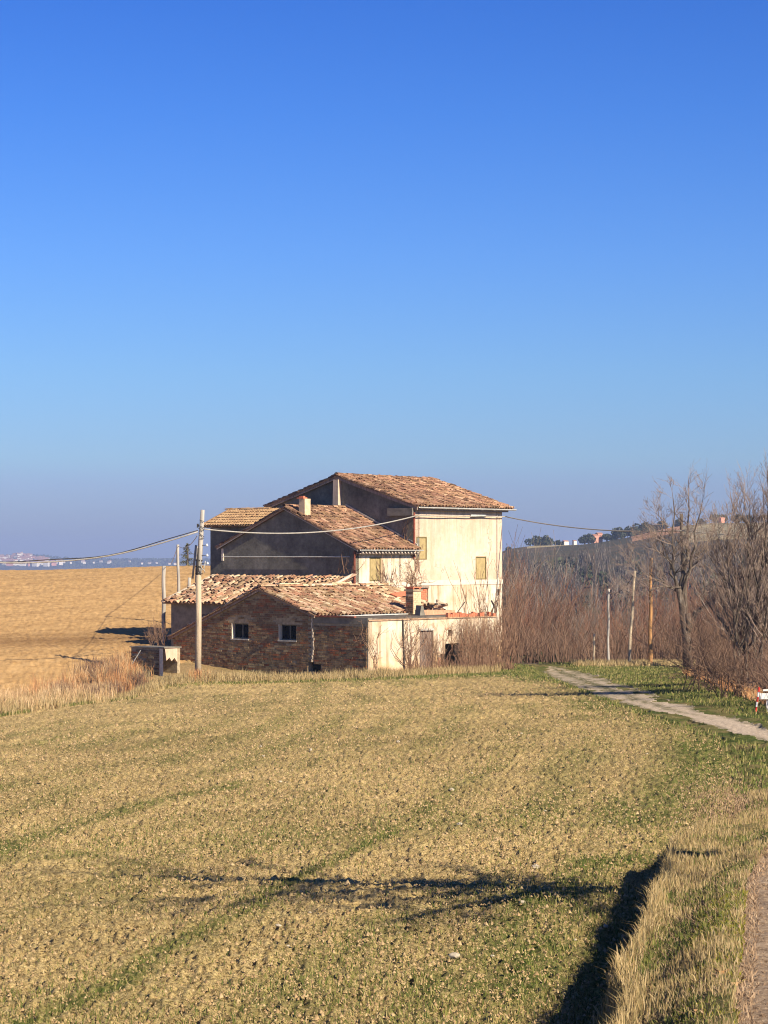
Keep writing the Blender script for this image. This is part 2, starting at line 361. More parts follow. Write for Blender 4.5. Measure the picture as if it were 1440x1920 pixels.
# ------------------------------------------------------------------ noise and terrain height
def _h(ix, iy, seed):
    n = (ix.astype(np.int64) * 374761393 + iy.astype(np.int64) * 668265263 + seed * 1442695041) & 0x7fffffff
    n = ((n ^ (n >> 13)) * 1274126177) & 0x7fffffff
    return ((n ^ (n >> 16)) & 0xffff) / 65535.0
def vnoise(x, y, seed=0):
    x = np.asarray(x, float); y = np.asarray(y, float)
    ix = np.floor(x); iy = np.floor(y); fx = x - ix; fy = y - iy
    fx = fx * fx * (3 - 2 * fx); fy = fy * fy * (3 - 2 * fy)
    a = _h(ix, iy, seed); b = _h(ix + 1, iy, seed); c = _h(ix, iy + 1, seed); d = _h(ix + 1, iy + 1, seed)
    return (a * (1 - fx) + b * fx) * (1 - fy) + (c * (1 - fx) + d * fx) * fy
def fbm(x, y, oct=4, seed=0, gain=0.5):
    s = 0; a = 1; t = 0
    for i in range(oct):
        s = s + a * vnoise(x * 2 ** i + 17 * i, y * 2 ** i - 11 * i, seed + i); t += a; a *= gain
    return s / t
def sst(x, a, b):
    t = np.clip((np.asarray(x, float) - a) / (b - a), 0, 1); return t * t * (3 - 2 * t)
def smooth_table(xs, ys, lo, hi, n, w):
    g = np.linspace(lo, hi, n); v = np.interp(g, xs, ys); k = np.hanning(w); k /= k.sum()
    vp = np.pad(v, w // 2, mode='edge'); v = np.convolve(vp, k, 'valid')[:n]
    return lambda q: np.interp(q, g, v)
T_base = smooth_table([-100, 0, 8, 14, 25, 40, 60, 80, 90, 130], [1.9, 1.95, 1.9, 1.75, 1.5, 1.2, 0.62, 0.1, 0, 0], -100, 130, 1150, 31)
T_left = smooth_table([80, 85, 93, 112, 126, 145, 162, 180, 205, 300, 380], [0, 0.1, 0.72, 0.78, 1.7, 3.3, 3.95, 3.95, 3.1, -5, -12], 60, 380, 1600, 41)
T_right = smooth_table([95, 104, 115, 130, 160, 200, 290, 345, 380], [0, -0.15, -1.8, -3.8, -6.5, -9, -11, -3.6, -6], 80, 380, 1500, 41)
T_lfar = smooth_table([300, 380, 600, 1500, 3600, 4150], [-5, -12, -32, -62, -62, -30], 250, 4200, 2000, 21)
XR_Y = [0, 9, 11.3, 15.8, 19, 21.3, 23, 25, 27, 31, 36, 40, 75, 84, 90, 100]; XR_X = [0.05, 0.66, 0.96, 1.72, 2.27, 2.66, 3.1, 3.8, 4.3, 4.9, 5.5, 5.85, 5.85, 5.2, 4.4, 3.0]
T_xr0 = smooth_table(XR_Y, XR_X, 0, 100, 1000, 17)
def T_xr(y):
    y = np.asarray(y, float); return T_xr0(y) + 0.20 * (fbm(y * 1.1, y * 0 + 3.3, 3, 61) - 0.5) * (1 + y / 40)
T_road = smooth_table([-50, 0, 8, 10.3, 12, 16, 18, 20, 24, 30, 60], [-1.5, 0.1, 1.16, 1.57, 1.86, 2.52, 2.95, 3.5, 4.7, 7.5, 30], -50, 60, 1100, 15)
CREST_A = [-1, 0.0, 0.03, 0.056, 0.065, 0.088, 0.107, 0.126, 0.144, 0.167, 0.3, 1.0]
CREST_Y = [1150, 1110, 1062, 1031, 1026, 1020, 1008, 990, 981, 977, 970, 970]
RIDGE_A = [-1, -0.25, -0.1674, -0.158, -0.15, -0.142, -0.135, -0.12, -0.09, 0.0, 1]
RIDGE_Y = [1056, 1052, 1046, 1043.5, 1045, 1049, 1051, 1052.5, 1052, 1054, 1056]
def height(X, Y):
    X = np.asarray(X, float); Y = np.asarray(Y, float)
    tilt = 0.04 * np.clip(X, -14, 16) * (1 - sst(Y, 78, 96)) * sst(Y, -5, 5)
    near = T_base(Y) + tilt
    # bank and verge beside the road
    xr = T_xr(np.clip(Y, 0, 100)); d = X - xr
    bh = np.interp(Y, [0, 8, 15, 21.5, 24.5, 27], [0.34, 0.34, 0.32, 0.27, 0.10, 0.0])
    near = near + bh * sst(d, -0.03, 0.10) - 0.10 * bh / 0.36 * np.exp(-((d + 0.2) / 0.18) ** 2)
    rd = X - T_road(np.clip(Y, -50, 60)); roadz = np.interp(Y, [-50, 0, 10, 20, 35, 60], [3.2, 2.9, 2.5, 2.2, 1.9, 1.4])
    k = sst(rd, -0.55, 0.0) * (1 - sst(Y, 22, 36)); near = near * (1 - k) + roadz * k
    near = near + 0.16 * np.exp(-(((X - 4.8) / 0.7) ** 2 + ((Y - 26.8) / 1.8) ** 2))      # mown mound
    near = near - 0.2 * np.exp(-((Y - 82) / 5.0) ** 2) * sst(-X, 7, 10)
    a = X / np.maximum(Y, 1.0)
    left = sst(-X, 4, 12); Lz = T_left(np.clip(Y, 60, 380)) - 0.35 * sst(-X, 13, 28) * sst(Y, 118, 150); Rz = T_right(np.clip(Y, 80, 380)) * sst(X, -6, 6)
    z = near * (1 - sst(Y, 95, 125)) + np.where(Y > 60, left * Lz + (1 - left) * Rz, 0)
    lfar = T_lfar(np.clip(Y, 250, 4200))
    rz = HC - (np.interp(a, RIDGE_A, RIDGE_Y) - 1045) * 4600 / F
    lfar = np.where(Y > 3900, lfar * (1 - sst(Y, 3900, 4600)) + rz * sst(Y, 3900, 4600), lfar)
    lfar = np.where(Y > 4600, rz + (-80 - rz) * sst(Y, 4600, 6500), lfar)
    cz = HC + (1045 - np.interp(a, CREST_A, CREST_Y)) * 800 / F
    rfar = -9 + (cz + 9) * sst(Y, 360, 830) ** 0.8
    rfar = np.where(Y > 830, cz + (-62 - cz) * sst(Y, 830, 2200), rfar)
    rfar = np.where(Y > 2600, np.minimum(lfar, 0) * sst(Y, 2600, 4600) + rfar * (1 - sst(Y, 2600, 4600)), rfar)
    rf = sst(a, -0.01, 0.05)
    far = lfar * (1 - rf) + rfar * rf
    kf = sst(Y, 330, 400)
    return z * (1 - kf) + far * kf
def hz(x, y): return float(height(np.array([x]), np.array([y]))[0])

def build_ground():
    NC, NR = 520, 900
    sv = np.concatenate([np.linspace(-1, -0.0, 26)[:-1] * 1.0 - 0.0, [0]])  # placeholder for side columns
    Y = np.exp(np.linspace(math.log(7.5), math.log(205), NR))
    core = np.linspace(-1, 1, NC)
    side = 1 + np.linspace(0, 1, 26)[1:] ** 1.5
    cols = np.concatenate([-side[::-1], core, side])         # |s|<=1 is the part in view
    half = 0.178 * Y; wide = 0.178 * Y + 9.0
    s = cols[None, :]
    X = np.where(np.abs(s) <= 1, s * half[:, None], np.sign(s) * (half[:, None] + (np.abs(s) - 1) * (wide - half)[:, None] ))
    YY = np.repeat(Y[:, None], len(cols), 1)
    YY = YY + (vnoise(X * 7, YY * 3, 91) - 0.5) * 0.0
    Z = height(X, YY)
    # zones
    wob = (fbm(X * 1.1, YY * 0.5, 4, 5) - 0.5)
    wob2 = (fbm(X * 4.0, YY * 1.6, 3, 55) - 0.5)
    xr = T_xr(np.clip(YY, 0, 100)) + wob * np.interp(YY, [8, 25, 35], [0.1, 0.5, 1.0]) + wob2 * 0.25 * sst(YY, 20, 40)
    yb = np.interp(X, [-30, -14, -11, -8.2, -6, -0.6, 3, 30], [40, 60, 66, 84.3, 85.8, 86.6, 88.5, 90]) + wob * 2.5
    field = (X < xr) & (YY < yb)
    yh = np.interp(X, [-40, -14, -10, -8, -6, -3, 0], [70, 74, 84, 93, 101, 125, 400]) + wob * 3
    hill = (YY > yh) & (X < -1)
    trackx = np.interp(YY, [30, 40, 60, 75, 88, 96, 104], [7.6, 6.75, 6.62, 6.72, 6.9, 7.1, 6.2])
    tw = np.interp(YY, [30, 45, 60, 80, 92, 99], [0.45, 0.36, 0.58, 0.72, 0.5, 0.0])
    patch = fbm(X * 2.4, YY * 0.55, 4, 23) - 0.5
    track = (np.abs(X - trackx + wob * 0.4) < tw + wob2 * 0.35 - np.maximum(0, patch * 4.0 - 0.1) * sst(YY, 46, 62) + 0.25 * sst(YY, 52, 66)) & (YY > 30) & (YY < 99)
    yard = (((X - 5.2) / 3.0) ** 2 + ((YY - 103.5) / 3.2) ** 2 + wob * 1.8 < 1)
    road = (X > T_road(np.clip(YY, -50, 60)) + wob * 0.25) & (YY < 36)
    zone = np.full(X.shape, 1); zone[field] = 0; zone[hill] = 4; zone[road & ~field] = 3; zone[(track | yard) & ~field & ~road] = 2
    # relief
    clod = fbm(X * 9, YY * 9, 3, 11, 0.6); fine = vnoise(X * 38, YY * 26, 31); med = vnoise(X * 17, YY * 15, 71)
    amp = np.interp(YY, [8, 30, 90], [1, 1.25, 1.9])
    fz = ((clod - 0.5) * 0.07 + (np.abs(med - 0.5) * 2) ** 0.8 * -0.038 + (fine - 0.5) * 0.03) * amp
    gz = (fbm(X * 5, YY * 5, 3, 12) - 0.5) * 0.08 + (fbm(X * 0.8, YY * 0.8, 3, 13) - 0.5) * 0.12
    hz_ = (fbm(X * 3.0, YY * 3.0, 4, 14, 0.6) - 0.5) * 0.09 + (vnoise(X * 9, YY * 6, 15) - 0.5) * 0.08
    tz = (fbm(X * 14, YY * 14, 3, 16) - 0.5) * 0.03
    disp = np.select([zone == 0, zone == 1, zone == 2, zone == 3, zone == 4], [fz, gz, tz, tz, hz_])
    disp = np.where(zone == 0, disp + (fbm(X * 0.6, YY * 0.25, 3, 18) - 0.5) * 0.10, disp)
    Z = Z + disp
    # attributes: green growth in drill rows that curve across the field; dry share in the turf
    g = np.zeros(X.shape)
    streaks = [([(-2.6, 13.4), (-1.9, 15.9), (-1.4, 19), (-0.5, 23.5), (0.1, 26.2)], 0.16, 0.9), ([(-4.6, 24.6), (-4.2, 27), (-3.4, 30.5), (-2.2, 35)], 0.35, 0.85),
               ([(0.3, 28.0), (0.9, 31.5), (2.0, 36.0)], 0.22, 0.7), ([(-0.3, 13), (0.2, 15), (1.0, 18.5), (1.9, 22.5)], 0.30, 0.65),
               ([(-1.2, 12), (-0.9, 14), (-0.2, 17.5)], 0.22, 0.55), ([(-3.4, 19.0), (-2.9, 22.0), (-2.0, 27), (-0.8, 33)], 0.25, 0.45),
               ([(-9.5, 52), (-6.0, 58), (-1, 66), (3, 70)], 0.8, 0.45), ([(-6, 36), (-4.5, 41), (-1.5, 48), (2.5, 54)], 0.5, 0.45),
               ([(0.6, 10.5), (1.0, 12.5), (1.6, 15.8), (2.45, 21.0)], 0.30, 0.9), ([(-1.0, 38), (2.0, 43), (4.2, 50), (4.9, 60), (4.4, 72)], 0.35, 0.4),
               ([(2.6, 25.5), (3.4, 29), (4.6, 34), (5.4, 40)], 0.7, 0.7)]
    for pts, w, st in streaks:
        pts = np.array(pts); yy = pts[:, 1]; xx = np.interp(YY, yy, pts[:, 0])
        inside = sst(YY, yy[0] - 1.0, yy[0] + 0.8) * (1 - sst(YY, yy[-1] - 0.8, yy[-1] + 1.5))
        g = np.maximum(g, st * inside * np.exp(-((X - xx + wob * 0.5) / w) ** 2))
    rows = 0.5 + 0.5 * np.sin((X - 0.2 * (YY - 20) + 0.002 * (YY - 20) ** 2 + wob * 0.8) * 4.2)
    g = np.maximum(g, rows * 0.42 * sst(fbm(X * 0.35, YY * 0.12, 3, 77), 0.42, 0.62) + 0.17)
    g = g + 0.45 * sst(X - (xr - 1.8), 0, 1.8) * (YY > 22) + 0.5 * sst(YY - yb, -5, 0) * sst(X, -3, 3)
    g = g + 0.55 * np.exp(-((X - T_xr(YY) + 0.9 + 0.25 * np.sin(YY)) / 0.55) ** 2) * (YY < 23) * sst(fbm(X * 1.4, YY * 0.5, 3, 81), 0.3, 0.55)
    g = g + 0.45 * np.exp(-((YY - 26.5 - 0.5 * (X + 1)) / 2.2) ** 2) * sst(fbm(X * 0.8, YY * 0.6, 3, 82), 0.35, 0.6) * (X < 3)
    g = g + 0.35 * sst(-YY, -18, -11) * sst(fbm(X * 0.9, YY * 0.7, 3, 78), 0.4, 0.6)
    g = np.clip(g, 0, 1)
    dry = np.clip(sst(-X, 4.5, 7) * 0.9 + 0.55 * sst(-YY, -26, -22) * sst(fbm(X * 3, YY, 3, 79), 0.35, 0.6) + 1.0 * np.exp(-(((X - 4.6) / 0.8) ** 2 + ((YY - 26.2) / 2.8) ** 2))
                  + 0.8 * sst(X, 8.6, 10) * (YY < 80) + 0.7 * np.exp(-((YY - 88.5) / 1.5) ** 2) * sst(-X, -4.5, -2), 0, 1)
    dry = np.where(zone == 2, sst(YY, 50, 75), dry)
    edge = np.abs(X - trackx + wob * 0.4) / np.maximum(tw, 0.2); g = np.where(zone == 2, np.maximum(sst(edge, 0.45, 1.15), 0.85 * np.exp(-(edge / 0.28) ** 2) * sst(YY, 44, 54) + 0.35 * sst(YY, 55, 70)), g)
    tl = 0.5 + 0.5 * np.sin((YY - 0.8 * X + 2.5 * fbm(X * 0.15, YY * 0.1, 2, 88)) * 0.9)
    g = np.where(zone == 4, 0.75 * np.exp(-((YY - 107 - 0.9 * (X + 14)) / 8.0) ** 2) + 0.3 * tl * fbm(X * 0.4, YY * 0.2, 3, 89), g)
    nr, nc = X.shape
    V = np.stack([X, YY, Z], -1).reshape(-1, 3)
    idx = np.arange(nr * nc).reshape(nr, nc)
    Fq = np.stack([idx[:-1, :-1], idx[:-1, 1:], idx[1:, 1:], idx[1:, :-1]], -1).reshape(-1, 4)
    fzone = zone[:-1, :-1].reshape(-1)
    names = {0: ('field', 'soil', 'bare tilled field with thin green rows of sprouting grass in front of the farmhouse'),
             1: ('grass_ground', 'turf', None), 2: ('gravel_track', 'gravel', None), 3: ('road', 'road_dirt', None), 4: ('hillside_field', 'hill_soil', None)}
    for zi, (nm, mt, lab) in names.items():
        fs = Fq[fzone == zi]
        if not len(fs): continue
        used, inv = np.unique(fs.ravel(), return_inverse=True)
        o = arr_mesh(nm, V[used], inv.reshape(-1, 4), M[mt], smooth=True); o['kind'] = 'structure'
        for an, av in (("green", g), ("dry", dry)):
            at_ = o.data.attributes.new(an, 'FLOAT', 'POINT'); at_.data.foreach_set("value", av.reshape(-1)[used].astype(np.float32))
    # coarse land all round and out to the far hills, dipping under the fine sheet
    Yc = np.concatenate([np.linspace(-250, 4, 40), np.exp(np.linspace(math.log(7), math.log(8000), 420))])
    sc = np.linspace(-1, 1, 301); sc = np.sign(sc) * np.abs(sc) ** 1.9
    Xc = sc[None, :] * (70 + 0.85 * np.clip(Yc, 0, None))[:, None]; YYc = np.repeat(Yc[:, None], len(sc), 1)
    Zc = height(Xc, YYc) + (fbm(Xc * 0.02, YYc * 0.02, 3, 3) - 0.5) * 3 * sst(YYc, 400, 900)
    inside = (YYc > 7.8) & (YYc < 200) & (np.abs(Xc) < 0.178 * YYc + 8.5)
    Zc = np.where(inside, Zc - 1.2, Zc - 0.03)
    nr, nc = Xc.shape; idx = np.arange(nr * nc).reshape(nr, nc)
    Fq = np.stack([idx[:-1, :-1], idx[:-1, 1:], idx[1:, 1:], idx[1:, :-1]], -1).reshape(-1, 4)
    V = np.stack([Xc, YYc, Zc], -1).reshape(-1, 3)
    farm = (YYc[:-1, :-1] > 330).reshape(-1)
    Yf = YYc[:-1, :-1].reshape(-1); Pf = 720 + F * (Xc[:-1, :-1].reshape(-1) / np.maximum(Yf, 1)) + 26 * (fbm(Xc[:-1, :-1].reshape(-1) * 0.03, Yf * 0.03, 3, 7) - 0.5) + 0.2 * (Yf - 780)
    crest = (Yf > 640) & (Yf < 850) & farm
    tan = crest & (((Pf > 985) & (Pf < 1110) & (Yf > 775)) | (Pf > 1262)); brn = crest & (Pf > 1166) & (Pf <= 1262) & (Yf > 745)
    for nm, mt, sel in (('ground', 'turf', ~farm), ('hills', 'far_land', farm & ~tan & ~brn), ('hilltop_field', 'far_tan', tan), ('brown_hilltop_field', 'far_brown', brn)):
        fs = Fq[sel]; used, inv = np.unique(fs.ravel(), return_inverse=True)
        o = arr_mesh(nm, V[used], inv.reshape(-1, 4), M[mt], smooth=True); o['kind'] = 'structure'
        at_ = o.data.attributes.new("dry", 'FLOAT', 'POINT'); at_.data.foreach_set("value", np.full(len(used), 0.4, np.float32))
build_ground()

# ------------------------------------------------------------------ farm building kit
def wall(mb, axis, fixed, a0, a1, z0, top, holes=(), th=0.3, inward=1):
    """wall in the plane axis=fixed ('u' or 'v'); top(a) gives its height; holes = [(a0,a1,z0,z1)]"""
    br = sorted(set([a0, a1] + [h[i] for h in holes for i in (0, 1)] + [a for a in getattr(top, 'br', []) if a0 < a < a1]))
    br = [b for b in br if a0 <= b <= a1]
    for b0, b1 in zip(br[:-1], br[1:]):
        if b1 - b0 < 1e-4: continue
        mid = (b0 + b1) / 2
        hs = sorted([h for h in holes if h[0] <= mid <= h[1]], key=lambda h: h[2])
        z = z0; spans = []
        for h in hs:
            if h[2] > z + 1e-4: spans.append((z, h[2], h[2]))
            z = h[3]
        spans.append((z, top(b0 + 1e-5), top(b1 - 1e-5)))
        for zb, t0, t1 in spans:
            if axis == 'u':
                P = [W(fixed, b0, zb), W(fixed, b1, zb), W(fixed, b1, t1), W(fixed, b0, t0)]; d = DU * th * inward
            else:
                P = [W(b0, fixed, zb), W(b1, fixed, zb), W(b1, fixed, t1), W(b0, fixed, t0)]; d = DV * th * inward
            mb.prism(P, d)
    return mb
def gable(v0, v1, apex_v, z_eave0, z_apex, z_eave1):
    f = lambda v: float(np.interp(v, [v0, apex_v, v1], [z_eave0, z_apex, z_eave1]))
    f.br = [apex_v]; return f
def flat(z):
    f = lambda a: z
    f.br = []; return f

def tile_mesh(name, mat, L=0.44, w0=0.105, w1=0.082, th=0.016, segs=5, flip=False):
    V = []; Fc = []
    for (y, w) in ((0.0, w0), (L, w1)):
        for rr in (w, w - th):
            for i in range(segs + 1):
                an = math.pi * i / segs
                V.append((rr * math.cos(an), y, rr * math.sin(an) * 0.82))
    n = segs + 1
    for i in range(segs):
        Fc.append((i, i + 1, 2 * n + i + 1, 2 * n + i))                       # outer
        Fc.append((n + i + 1, n + i, 3 * n + i, 3 * n + i + 1))               # inner
        Fc.append((i + 1, i, n + i, n + i + 1))                               # front rim
    me = bpy.data.meshes.new(name); me.from_pydata(V, [], Fc); me.materials.append(mat)
    return me, V, Fc
TILES = {k: tile_mesh('roof_tile', M[k]) for k in ('tile_light', 'tile_brown', 'tile_orange')}

def roof_slope(root, name, P0, along, up, La, Ls, kind, rng, limit=300, pitch=0.205, step=0.33, sag=0.04, skip=None, jitter=1.0, under=True, slab=0.06):
    """slope from eave corner P0; along = unit vector on the eave, up = unit vector up the slope. Tiles are sub-parts of the slope."""
    nrm = along.cross(up).normalized()
    if nrm.z < 0: nrm = -nrm
    loc = root.location
    def surf(a, s): return P0 + along * a + up * s - nrm * (sag * math.sin(math.pi * min(max(a / La, 0), 1)) * math.sin(math.pi * min(max(s / Ls, 0), 1)))
    mb = MB(); na, ns = 12, 6
    n0 = 0
    for k, off in ((0, 0.0), (1, -slab)):
        for i in range(na + 1):
            for j in range(ns + 1):
                mb.v.append(tuple(surf(La * i / na, Ls * j / ns) + nrm * off))
    st = (na + 1) * (ns + 1)
    for i in range(na):
        for j in range(ns):
            q = [i * (ns + 1) + j, (i + 1) * (ns + 1) + j, (i + 1) * (ns + 1) + j + 1, i * (ns + 1) + j + 1]
            mb.f.append(tuple(q)); mb.f.append(tuple(st + x for x in q[::-1]))
    for i in range(na):
        for j in (0, ns):
            a = i * (ns + 1) + j; b = (i + 1) * (ns + 1) + j; mb.f.append((a, b, st + b, st + a))
    for j in range(ns):
        for i in (0, na):
            a = i * (ns + 1) + j; b = a + 1; mb.f.append((a, b, st + b, st + a))
    part = mb.build(name, M['tile_under'], root, loc)
    me, TV, TF = TILES[kind]; TVn = np.array(TV)
    items = []
    ncol = int(La / pitch); nrow = int(Ls / step) + 1
    for c in range(ncol + 1):
        wob = rng.uniform(-0.012, 0.012) * jitter
        for r in range(nrow):
            a = (c + 0.5) * La / (ncol + 1) + wob + rng.gauss(0, 0.010) * jitter; s = r * step - 0.06 + rng.gauss(0, 0.022) * jitter
            if s > Ls - 0.30: s = Ls - 0.34 + rng.uniform(0, .03)
            if skip and skip(a, s): continue
            p = surf(a, s) + nrm * (0.022 + rng.uniform(0, 0.012) * jitter + (r % 2) * 0.004)
            rot = rng.gauss(0, 0.05) * jitter; tilt = 0.055 + rng.gauss(0, 0.02) * jitter
            if rng.random() < 0.03 * jitter: rot += rng.choice((-1, 1)) * rng.uniform(0.2, 0.5); p = p + nrm * 0.02
            ax = (along * math.cos(rot) + up * math.sin(rot)).normalized()
            uy = (up * math.cos(rot) - along * math.sin(rot))
            uy = (uy * math.cos(tilt) - nrm * math.sin(tilt)).normalized(); nz = ax.cross(uy).normalized()
            if nz.z < 0: ax = -ax; nz = -nz
            m = Matrix(((ax.x, uy.x, nz.x, p.x - loc[0]), (ax.y, uy.y, nz.y, p.y - loc[1]), (ax.z, uy.z, nz.z, p.z - loc[2]), (0, 0, 0, 1)))
            # lift the head under the next row
            items.append((p.y, m))
    # pans: concave channels between the covers, one joined piece
    pm = MB()
    for c in range(ncol + 2):
        a = (c) * La / (ncol + 1)
        if a < 0.02 or a > La - 0.02: continue
        for j in range(ns):
            s0, s1 = Ls * j / ns - (0.08 if j == 0 else 0), Ls * (j + 1) / ns
            if skip and skip(a, (s0 + s1) / 2): continue
            n = len(pm.v)
            for s in (s0, s1):
                for da, dz in ((-0.085, 0.055), (0, 0.012), (0.085, 0.055)):
                    pm.v.append(tuple(surf(a + da, s) + nrm * dz))
            pm.f += [(n, n + 1, n + 4, n + 3), (n + 1, n + 2, n + 5, n + 4)]
    if pm.v:
        po = pm.build('pan_tiles', M[kind], part, loc); po['kind'] = 'stuff'
    items.sort(key=lambda t: t[0])
    for y, m in items[:limit]:
        o = bpy.data.objects.new('roof_tile', me); COL.objects.link(o); o.parent = part; o.matrix_local = m
    rest = items[limit:]
    if rest:
        VV = []; FF = []; n = 0; TFn = np.array(TF)
        for y, m in rest:
            A = np.array(m); VV.append(TVn @ A[:3, :3].T + A[:3, 3]); FF.append(TFn + n); n += len(TVn)
        o = arr_mesh('roof_tiles', np.concatenate(VV), np.concatenate(FF), M[kind], part); o['kind'] = 'stuff'
    return part

def ridge_caps(root, part, p0, p1, kind, rng, step=0.36):
    me = TILES[kind][0]; d = (p1 - p0); L = d.length; d = d.normalized(); side = d.cross(DZ).normalized(); loc = root.location
    n = int(L / step)
    for i in range(n + 1):
        p = p0 + d * (i * step) + Vector((0, 0, 0.03 + rng.uniform(0, 0.02)))
        s2 = (side * 1.0 + d * rng.gauss(0, 0.06)).normalized(); d2 = DZ.cross(s2).normalized()
        if d2.dot(d) < 0: d2 = -d2; s2 = -s2
        m = Matrix(((s2.x * 1.2, d2.x, 0, p.x - loc[0]), (s2.y * 1.2, d2.y, 0, p.y - loc[1]), (0, 0, 1, p.z - loc[2]), (0, 0, 0, 1)))
        o = bpy.data.objects.new('ridge_tile', me); COL.objects.link(o); o.parent = part; o.matrix_local = m

def brick_face(root, part, axis, fixed, a0, a1, z0, top, holes, rng, budget=300, ch=0.084, bl=0.295, out=-1, prot=0.02, mat='brick', skip=None):
    """running-bond bricks proud of a wall plane; the first `budget` are single sub-parts, the rest one joined part"""
    items = []
    k = 0; z = z0
    while z < 6:
        off = (k % 2) * bl / 2
        a = a0 - off
        while a < a1:
            L = bl * rng.uniform(0.93, 1.04) - 0.014
            s, e = max(a, a0 + 0.004), min(a + L, a1 - 0.004); a += L + 0.014
            if e - s < 0.05: continue
            t = min(top(s), top(e))
            if z + ch * 0.86 > t - 0.015: continue
            if any(s < h[1] + 0.01 and e > h[0] - 0.01 and z < h[3] + 0.005 and z + ch > h[2] + 0.01 for h in holes):
                for h in holes:
                    if s < h[1] + .01 and e > h[0] - .01 and z < h[3] + .005 and z + ch > h[2] + .01:
                        if s < h[0] - 0.06: e = h[0] - 0.01
                        elif e > h[1] + 0.06: s = h[1] + 0.01
                        else: s = e
                if e - s < 0.05: continue
            if skip and skip((s + e) / 2, z + ch / 2): continue
            if rng.random() < 0.012: continue
            items.append((s, e, z, z + ch - 0.013, prot * rng.uniform(0.5, 1.25)))
        z += ch; k += 1
        if z > 5.5: break
    def shape(mb, it):
        s, e, zb, zt, pr = it; j = rng.uniform(-0.004, 0.004)
        if axis == 'u': mb.quadbox(W(fixed, s, zb + j), DU * (out * pr), DV * (e - s), DZ * (zt - zb))
        else: mb.quadbox(W(s, fixed, zb + j), DU * (e - s), DV * (out * pr), DZ * (zt - zb))
    items.sort(key=lambda t: (W(fixed, t[0]) if axis == 'u' else W(t[0], fixed)).y)
    # shared unit mesh for single bricks
    um = MB(); um.quadbox(Vector((0, 0, 0)), Vector((1, 0, 0)), Vector((0, 1, 0)), Vector((0, 0, 1)))
    me = bpy.data.meshes.new('brick'); me.from_pydata(um.v, [], um.f); me.materials.append(M[mat]); loc = root.location
    for s, e, zb, zt, pr in items[:budget]:
        o = bpy.data.objects.new('brick', me); COL.objects.link(o); o.parent = part
        p = W(fixed, s, zb) if axis == 'u' else W(s, fixed, zb)
        if axis == 'u': ex, ey = DU * (out * pr), DV * (e - s)
        else: ex, ey = DV * (out * pr), DU * (e - s)
        o.matrix_local = Matrix(((ex.x, ey.x, 0, p.x - loc[0]), (ex.y, ey.y, 0, p.y - loc[1]), (0, 0, zt - zb, p.z - loc[2]), (0, 0, 0, 1)))
    rest = items[budget:]
    if rest:
        mb = MB()
        for it in rest: shape(mb, it)
        o = mb.build('bricks', M[mat], part, loc); o['kind'] = 'stuff'

def blocked_window(root, u0, u1, z0, z1, v):
    """walled-up opening: dark timber frame round a sunk ochre panel"""
    L = root.location; w = 0.045
    fr = MB()
    for a in ((u0, u0 + w, z0, z1), (u1 - w, u1, z0, z1), (u0 + w, u1 - w, z0, z0 + w), (u0 + w, u1 - w, z1 - w, z1)):
        fr.fb(a[0], a[1], v - 0.012, v + 0.06, a[2], a[3])
    f = fr.build('window', M['shutter_frame'], root, L)
    MB().fb(u0 + w, u1 - w, v + 0.025, v + 0.05, z0 + w, z1 - w).build('panel', M['shutter'], f, L)
    return f

def gutter(root, p0, d, L, mat='zinc', r=0.065):
    loc = root.location; mb = MB(); side = d.cross(DZ).normalized(); n = 6
    for k, rr in ((0, r), (1, r - 0.012)):
        for t in (0, L):
            for i in range(n + 1):
                an = math.pi * i / n
                mb.v.append(tuple(p0 + d * t + side * (rr * math.cos(an)) - DZ * (rr * math.sin(an))))
    m = n + 1
    for k in (0, 1):
        for i in range(n):
            b = k * 2 * m; mb.f.append((b + i, b + i + 1, b + m + i + 1, b + m + i))
    for i in (0, n): mb.f.append((i, m + i, 3 * m + i, 2 * m + i))
    g = mb.build('gutter', M[mat], root, loc)
    for k in range(1, int(L / 0.9)):
        MB().quadbox(p0 + d * (k * 0.9) - side * (r + 0.01) - DZ * (r + 0.01), d * 0.03, side * (2 * r + 0.02), DZ * 0.02).build('bracket', M['zinc'], g, loc)
    return g

def rake_board(mb, u, vA, zA, vB, zB, w=0.10, t=0.05):
    a = W(u, vA, zA); b = W(u, vB, zB); mb.quadbox(a, b - a, DU * t, DZ * -w)

